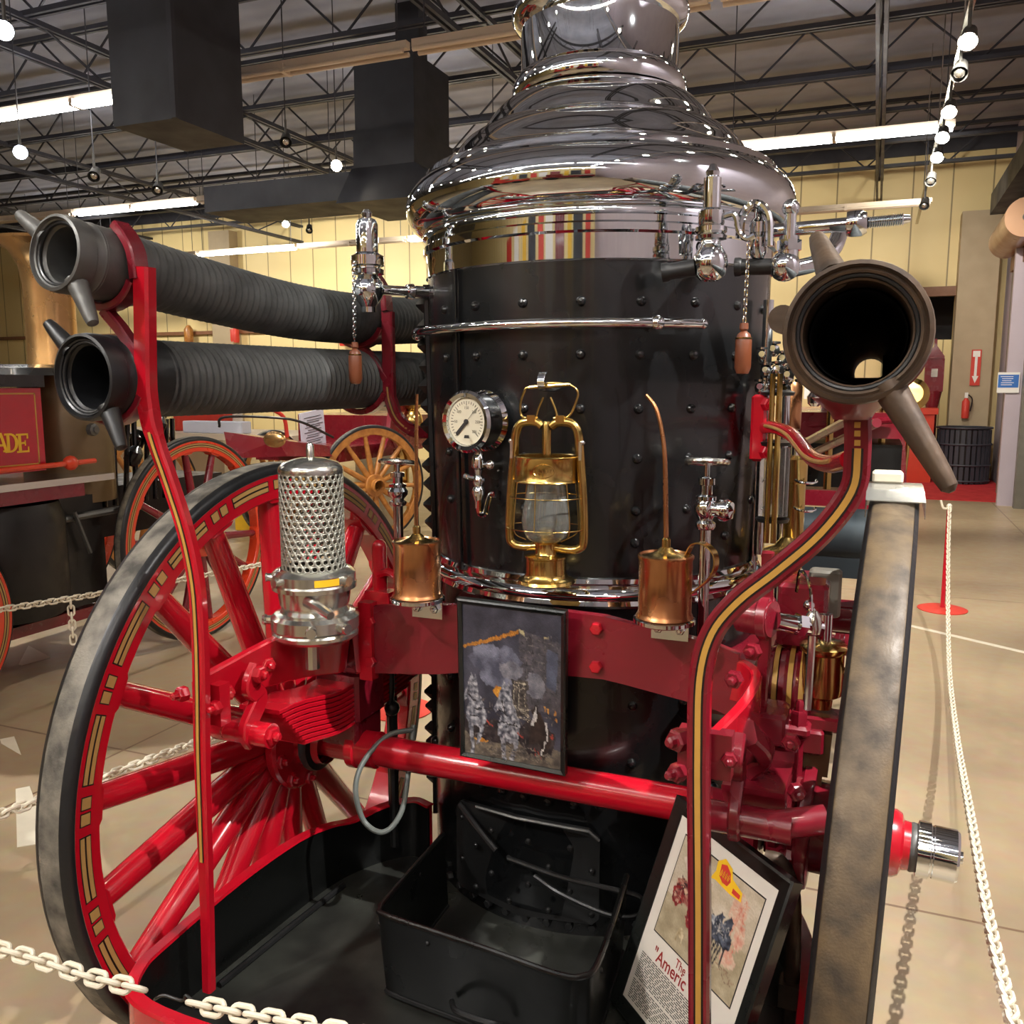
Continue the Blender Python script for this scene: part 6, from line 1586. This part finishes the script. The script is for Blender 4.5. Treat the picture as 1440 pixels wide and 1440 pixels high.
o = tag(MB().lathe([(0.03, -0.05), (0.034, -0.045), (0.034, 0.045), (0.03, 0.05)], q0, (0.2, 0.95, -0.1), 16, cap=True).build('chain_clip', 'chrome'), 'chrome clip on the white chain behind the left wheel hub', 'clip')
for k, (x, y) in enumerate(((-2.85, 3.2), (-1.45, 1.9))):
    t = thing('stanchion', (x, y, 0), ('red stanchion ending the far white chain at left', 'red stanchion behind the left wheel holding the middle white chain')[k], 'stanchion')
    MB().lathe([(0.0, 0.0), (0.165, 0.0), (0.168, 0.006), (0.15, 0.012), (0.03, 0.018), (0.0, 0.018)], (x, y, 0), (0, 0, 1), 28).build('base', 'sign_red', t)
    MB().lathe([(0.0155, 0.012), (0.0155, 0.44), (0, 0.44)], (x, y, 0), (0, 0, 1), 12).build('pole', 'red', t)

# ================================================================== BACKGROUND: BLACK AND RED ENGINE AT LEFT
XE = -3.30
E2 = thing('steam_fire_engine', (XE - 0.5, 1.7, 0), 'black and red fire engine with tall brass stack at the left edge', 'fire engine')
spoked_wheel(E2, (XE + 0.02, 2.57, 0.645), 1, 0.648, 0.07, 14, 5, {'rim': 'orange_red', 'spoke': 'maroon', 'tyre': 'tyre'}, True, 0.06, 0.01, 0.07, (0.028, 0.022), 0.025, False)
spoked_wheel(E2, (XE + 0.02, 0.72, 0.50), 1, 0.503, 0.07, 12, 5, {'rim': 'orange_red', 'spoke': 'maroon', 'tyre': 'tyre_black'}, True, 0.06, 0.01, 0.075, (0.026, 0.02), 0.012, False)
for y, r in ((2.57, 0.648), (0.72, 0.503)):
    spoked_wheel(E2, (XE - 1.35, y, r), 1, r, 0.07, 12, 5, {'rim': 'orange_red', 'spoke': 'maroon', 'tyre': 'tyre'}, False, 0.06, 0.01, 0.07, (0.028, 0.022), 0.02, False)
b = MB(); b.bb((XE - 0.9, 0.2, 1.17), (XE - 0.02, 1.53, 1.595)); b.build('side_panel', 'red', E2)
s_ = MB()
for (y0, y1, z0, z1) in ((0.2, 1.495, 1.563, 1.570), (0.2, 1.495, 1.205, 1.212), (1.488, 1.495, 1.205, 1.57)):
    s_.bb((XE - 0.02, y0, z0), (XE - 0.0185, y1, z1))
s_.build('pinstripe', 'gold', E2)
# lettering ends in ADE
def slab_letter(ch, o, size):
    bars = {'A': [[(0.04, 0.05), (0.17, 0.05), (0.46, 1), (0.34, 1)], [(0.60, 0.05), (0.78, 0.05), (0.50, 1), (0.34, 1)], [(0.2, 0.30), (0.62, 0.30), (0.62, 0.42), (0.2, 0.42)], [(-0.06, 0), (0.26, 0), (0.26, 0.1), (-0.06, 0.1)], [(0.5, 0), (0.9, 0), (0.9, 0.1), (0.5, 0.1)]],
            'D': [[(0.10, 0), (0.28, 0), (0.28, 1), (0.10, 1)], [(-0.02, 0), (0.34, 0), (0.34, 0.1), (-0.02, 0.1)], [(-0.02, 0.9), (0.34, 0.9), (0.34, 1), (-0.02, 1)]],
            'E': [[(0.10, 0), (0.28, 0), (0.28, 1), (0.10, 1)], [(-0.02, 0), (0.72, 0), (0.72, 0.1), (-0.02, 0.1)], [(-0.02, 0.9), (0.70, 0.9), (0.70, 1), (-0.02, 1)], [(0.28, 0.45), (0.52, 0.45), (0.52, 0.55), (0.28, 0.55)], [(0.62, 0.0), (0.72, 0.0), (0.72, 0.3), (0.64, 0.3)], [(0.60, 0.72), (0.70, 0.72), (0.70, 1.0), (0.62, 1.0)], [(0.46, 0.36), (0.54, 0.36), (0.54, 0.64), (0.46, 0.64)]]}[ch]
    m_ = MB(); Yv, Zv, dx_ = V((0, 1, 0)), V((0, 0, 1)), 0
    for b_ in bars:
        dx_ += 0.0002
        p_ = [o + V((dx_, 0, 0)) + Yv * a * size + Zv * c * size for a, c in b_]; m_.add(p_, [list(range(len(p_)))])
    if ch == 'D':
        n_ = 14; v_ = []
        for q_ in range(n_ + 1):
            a_ = -PI / 2 + PI * q_ / n_
            for rx_, ry_ in ((0.46, 0.5), (0.27, 0.40)):
                v_.append(o + Yv * (0.32 + rx_ * math.cos(a_)) * size + Zv * (0.5 + ry_ * math.sin(a_)) * size)
        m_.add(v_, [[2 * q_, 2 * q_ + 2, 2 * q_ + 3, 2 * q_ + 1] for q_ in range(n_)])
    return m_.build('letter', 'yellow', E2, recalc=False)


for ch, u_ in (('A', -8), ('D', 8), ('E', 24.5)):
    slab_letter(ch, P(u_, 637, x=XE - 0.018), 0.096)
b = MB(); b.bb((XE - 0.95, 0.2, 1.6), (XE - 0.0, 1.54, 1.66)); b.lathe([(0.3, 1.66), (0.29, 1.70), (0.2, 1.72)], (XE - 0.35, 1.74, 0), (0, 0, 1), 28, cap=True); b.build('black_hood', 'black', E2)
b = MB(); b.bb((XE - 1.0, 0.1, 1.09), (XE + 0.06, 1.9, 1.125)); b.build('platform', 'chrome_dull', E2)
b = MB(); b.bb((XE - 1.0, 0.1, 1.02), (XE + 0.05, 1.7, 1.09)); b.bb((XE - 1.0, 0.1, 0.3), (XE - 0.1, 2.2, 0.36)); b.build('sill', 'maroon', E2)
MB().cyl((XE + 0.03, 0.2, 1.18), (XE + 0.03, 1.8, 1.20), 0.014, seg=8).sphere((XE + 0.03, 1.64, 1.20), 0.04, 12).build('brake_rod', 'orange_red', E2)
MB().lathe([(0.24, 0.95), (0.24, 1.66), (0.22, 1.70)], (XE - 0.33, 1.95, 0), (0, 0, 1), 36, cap=True).build('boiler', 'brown_barrel', E2)
MB().lathe([(0.035, 0), (0.035, 0.03), (0.02, 0.035), (0.02, 0.045)], P(127, 604, x=XE - 0.06), (1, 0.1, 0), 8, cap=True).build('boiler_plug', 'iron', E2)
MB().lathe([(0.145, 1.66), (0.145, 1.70), (0.132, 1.76), (0.130, 2.16), (0.145, 2.26), (0.19, 2.34), (0.27, 2.385), (0.275, 2.40), (0.18, 2.405)], (XE - 0.33, 1.89, 0), (0, 0, 1), 40).build('smokestack', 'stack_brass', E2)
b = MB(); b.bb((XE - 0.95, 1.1, 0.38), (XE - 0.10, 1.95, 1.0)); b.lathe([(0.28, 0.40), (0.31, 0.5), (0.31, 0.9), (0.28, 1.0)], (XE - 0.25, 1.42, 0), (0, 0, 1), 28, cap=True); b.bb((XE - 0.9, 1.9, 0.7), (XE - 0.3, 3.2, 1.0)); b.build('firebox', 'black_matte', E2)
b = MB()
for k in range(9):
    b.lathe([(0.03, -0.06), (0.05, -0.03), (0.05, 0.03), (0.02, 0.07)], (XE - 0.15 - 0.05 * (k % 3), 1.98 + 0.08 * k, 1.18 + 0.09 * (k % 4)), (0.3, 0.3, 1), 10, cap=True)
    b.cyl((XE - 0.2, 1.98 + 0.08 * k, 0.9), (XE - 0.2 + 0.03 * (k % 2), 2.0 + 0.08 * k, 1.4), 0.016, seg=8)
b.build('pump_works', 'black', E2)
b = MB(); b.cyl((XE - 0.15, 1.2, 0.86), (XE - 0.05, 2.1, 0.9), 0.02, seg=8); b.cyl((XE - 0.06, 1.72, 0.92), (XE - 0.05, 1.80, 0.68), 0.012, seg=6); b.build('linkage', 'iron', E2)
MB().lathe([(0.03, -0.06), (0.06, -0.04), (0.065, 0.03), (0.04, 0.06), (0.0, 0.07)], (XE - 0.3, 2.5, 1.50), (0, 0, 1), 18).build('air_chamber', 'brass', E2)

# --- red ladder wagon beyond, with natural wood wheels
WG = thing('hose_wagon', (-5.0, 6.6, 0), 'dark red horse-drawn wagon with wooden wheels standing before the yellow wall', 'wagon')


def oak_wheel(c, r): return spoked_wheel(WG, c, 1, r, 0.06, 14, 4, {'rim': 'oak', 'spoke': 'oak', 'tyre': 'tyre'}, False, 0.06, 0.02, 0.07, (0.03, 0.022), 0.03, False)


ow, _h = oak_wheel((-4.03, 5.95, 0.61), 0.61); pv = V((-4.03 + 5.0, 5.95 - 6.6, 0.61)); ow.matrix_local = Matrix.Translation(pv) @ Matrix.Rotation(math.radians(-28), 4, 'Z') @ Matrix.Translation(-pv)
oak_wheel((-5.0, 3.9, 0.62), 0.62); oak_wheel((-5.3, 6.0, 0.57), 0.575)
b = MB()
b.rings([[V((-4.75, 4.6, 1.20)), V((-4.28, 4.75, 1.13)), V((-4.22, 4.8, 0.98)), V((-4.70, 4.6, 0.96))], [V((-5.0, 5.6, 1.10)), V((-4.25, 5.6, 1.02)), V((-4.22, 5.6, 0.92)), V((-4.95, 5.6, 0.92))]])
b.build('dash_board', 'maroon', WG)
b = MB(); b.bb((-5.2, 5.6, 0.86), (-4.2, 7.0, 1.0)); b.bb((-5.6, 6.9, 0.9), (-4.2, 9.2, 1.28)); b.build('wagon_body', 'maroon', WG)
b = MB(); b.prism([(0, 0), (0.35, 0.0), (0.42, 0.25), (0.30, 0.52), (0.12, 0.62), (-0.05, 0.45), (-0.12, 0.15)], (-4.15, 6.55, 0.95), (0, 1, 0), (0, 0, 1), 0.05); b.prism([(0, 0), (0.9, 0.0), (0.95, 0.3), (0.6, 0.42), (0.25, 0.3)], (-4.15, 6.3, 0.9), (0, 1, 0), (0, 0, 1), 0.04)
b.build('seat_side', 'maroon', WG)
MB().tube(smooth([V((-4.8, 4.6, 1.24)), V((-4.75, 4.62, 1.33)), V((-4.4, 4.9, 1.32)), V((-4.25, 5.1, 1.27)), V((-4.12, 5.4, 1.12))]), 0.012, 6).build('grab_rail', 'black_matte', WG)
MB().sphere(P(386, 618, y=4.55), 0.12, 18, (1.0, 0.25, 0.6)).build('tail_lamp', 'stack_brass', WG)
MB().tube(smooth([V((-4.8, 5.6, 1.1)), V((-4.8, 5.55, 1.3)), V((-4.85, 5.4, 1.4)), V((-4.9, 5.4, 1.5))]), 0.02, 8).build('crank', 'sign_red', WG)
for z, s in ((1.50, 0.17), (1.22, 0.15)):
    MB().sphere((-4.05, 6.85, z), s, 18, (0.8, 0.7, 1.0)).lathe([(0.05, s * 0.9), (0.08, s * 1.1), (0.03, s * 1.25)], (-4.05, 6.85, z), (0, 0, 1), 12, cap=True).build('brass_lamp', 'brass', WG)
MB().lathe([(0.08, 0.55), (0.085, 0.56), (0.08, 0.95)], (-3.95, 6.4, 0), (0, 0, 1), 16, cap=True).build('brass_tank', 'brass', WG)
q = P(440, 606, x=-4.82)
o = tag(MB().box(q, (0.02, 0.42, 0.42), Matrix.Rotation(0.1, 3, 'X')).build('information_card', 'paper_blue'), 'white printed card standing on the red wagon', 'card')
m = MB()
for k in range(12):
    m.box(q + V((0.012, 0.06 * (1 if k % 2 else -1) * 0.3, 0.15 - 0.026 * k)), (0.002, 0.3 - 0.03 * (k % 3), 0.006), Matrix.Rotation(0.1, 3, 'X'))
m.build('text_lines', 'steel_blue', o)
# boxes, prints and bits on the far tables
for k, (u, v, ym, sx_, sz_, mt, lab, nm, cat) in enumerate([
    (285, 590, 8.2, 0.9, 0.28, 'sign_red', 'orange red box on the low table behind the wheel', 'storage_box', 'box'),
    (305, 606, 7.8, 1.0, 0.16, 'paper_blue', 'pale bluish display board behind the orange wheel', 'display_board', 'board'),
    (322, 590, 8.6, 0.35, 0.36, 'sign_white', 'white notice standing behind the hose rack', 'notice_card', 'card'),
    (530, 612, 11.6, 0.8, 1.5, 'beige_trim', 'pale tan cabinet behind the red wagon', 'cabinet', 'cabinet'),
    (360, 652, 6.2, 0.5, 0.72, 'yellow', 'yellow toolbox on the floor behind the orange wheel', 'toolbox', 'toolbox')]):
    q = P(u, v, y=ym); q.z = (0.0 if nm in ('cabinet', 'toolbox') else 0.982) + sz_ / 2
    o = tag(MB().bevel_box(q, (sx_, 0.2, sz_), 0.01).build(nm, mt), lab, cat)
# low white table against the far wall
t = thing('display_table', (-8.0, 8.2, 0), 'long pale display table in front of the yellow wall', 'table')
MB().bb((-10.5, 7.6, 0.9), (-6.2, 8.9, 0.98)).build('table_top', 'housing', t)
for x in (-10.3, -8.4, -6.4):
    MB().bb((x, 7.7, 0), (x + 0.08, 8.8, 0.9)).build('leg', 'housing', t)
# red fittings on the wall
for k, (u, v) in enumerate(((297, 467), (455, 471), (231, 467))):
    q = P(u, v, y=14.6)
    o = tag(MB().lathe([(0.0, -0.2), (0.10, -0.2), (0.11, -0.15), (0.11, 0.1), (0.05, 0.2), (0.0, 0.22)], q + V((0, 0.8, 0)), (0, 0, 1), 14).build('wall_extinguisher', 'sign_red' if k < 2 else 'oak'), ('orange red canister on the yellow wall between the two hoses', 'small red canister on the yellow wall left of the whistle', 'tan canister on the yellow wall beside the left hose post')[k], 'canister')

# --- red engine front beyond the right wheel
t = thing('hose_cart', (0.75, 8.2, 0), 'dark red fire cart with brass fittings behind the rusty hose coupling', 'cart')
b = MB(); b.rings([[V((0.45, 7.6, 0.3)), V((1.03, 7.6, 0.3)), V((1.03, 8.6, 0.3)), V((0.45, 8.6, 0.3))], [V((0.55, 7.7, 1.30)), V((0.95, 7.7, 1.30)), V((0.95, 8.5, 1.30)), V((0.55, 8.5, 1.30))]]); b.build('cart_body', 'maroon', t)
MB().lathe([(0.05, -0.1), (0.12, -0.06), (0.13, 0.02), (0.16, 0.05), (0.1, 0.1)], (1.0, 7.7, 1.52), (0, -1, 0.2), 18, cap=True).build('headlamp', 'brass', t)
MB().cyl((1.02, 7.75, 1.45), (0.97, 7.7, 0.6), 0.02, seg=8).build('lamp_post', 'brass', t)
MB().cyl((0.80, 7.6, 0.55), (0.80, 7.6, 1.3), 0.025, seg=8).build('brass_pole', 'brass', t)
for x in (0.40, 1.08):
    MB().lathe([(0.22, -0.04), (0.3, -0.04), (0.3, 0.04), (0.22, 0.04), (0.22, -0.04)], (x, 8.1, 0.3), (1, 0, 0), 28).cyl((x - 0.03, 8.1, 0.3), (x + 0.03, 8.1, 0.3), 0.23, seg=24).build('wheel', 'tyre_black', t)
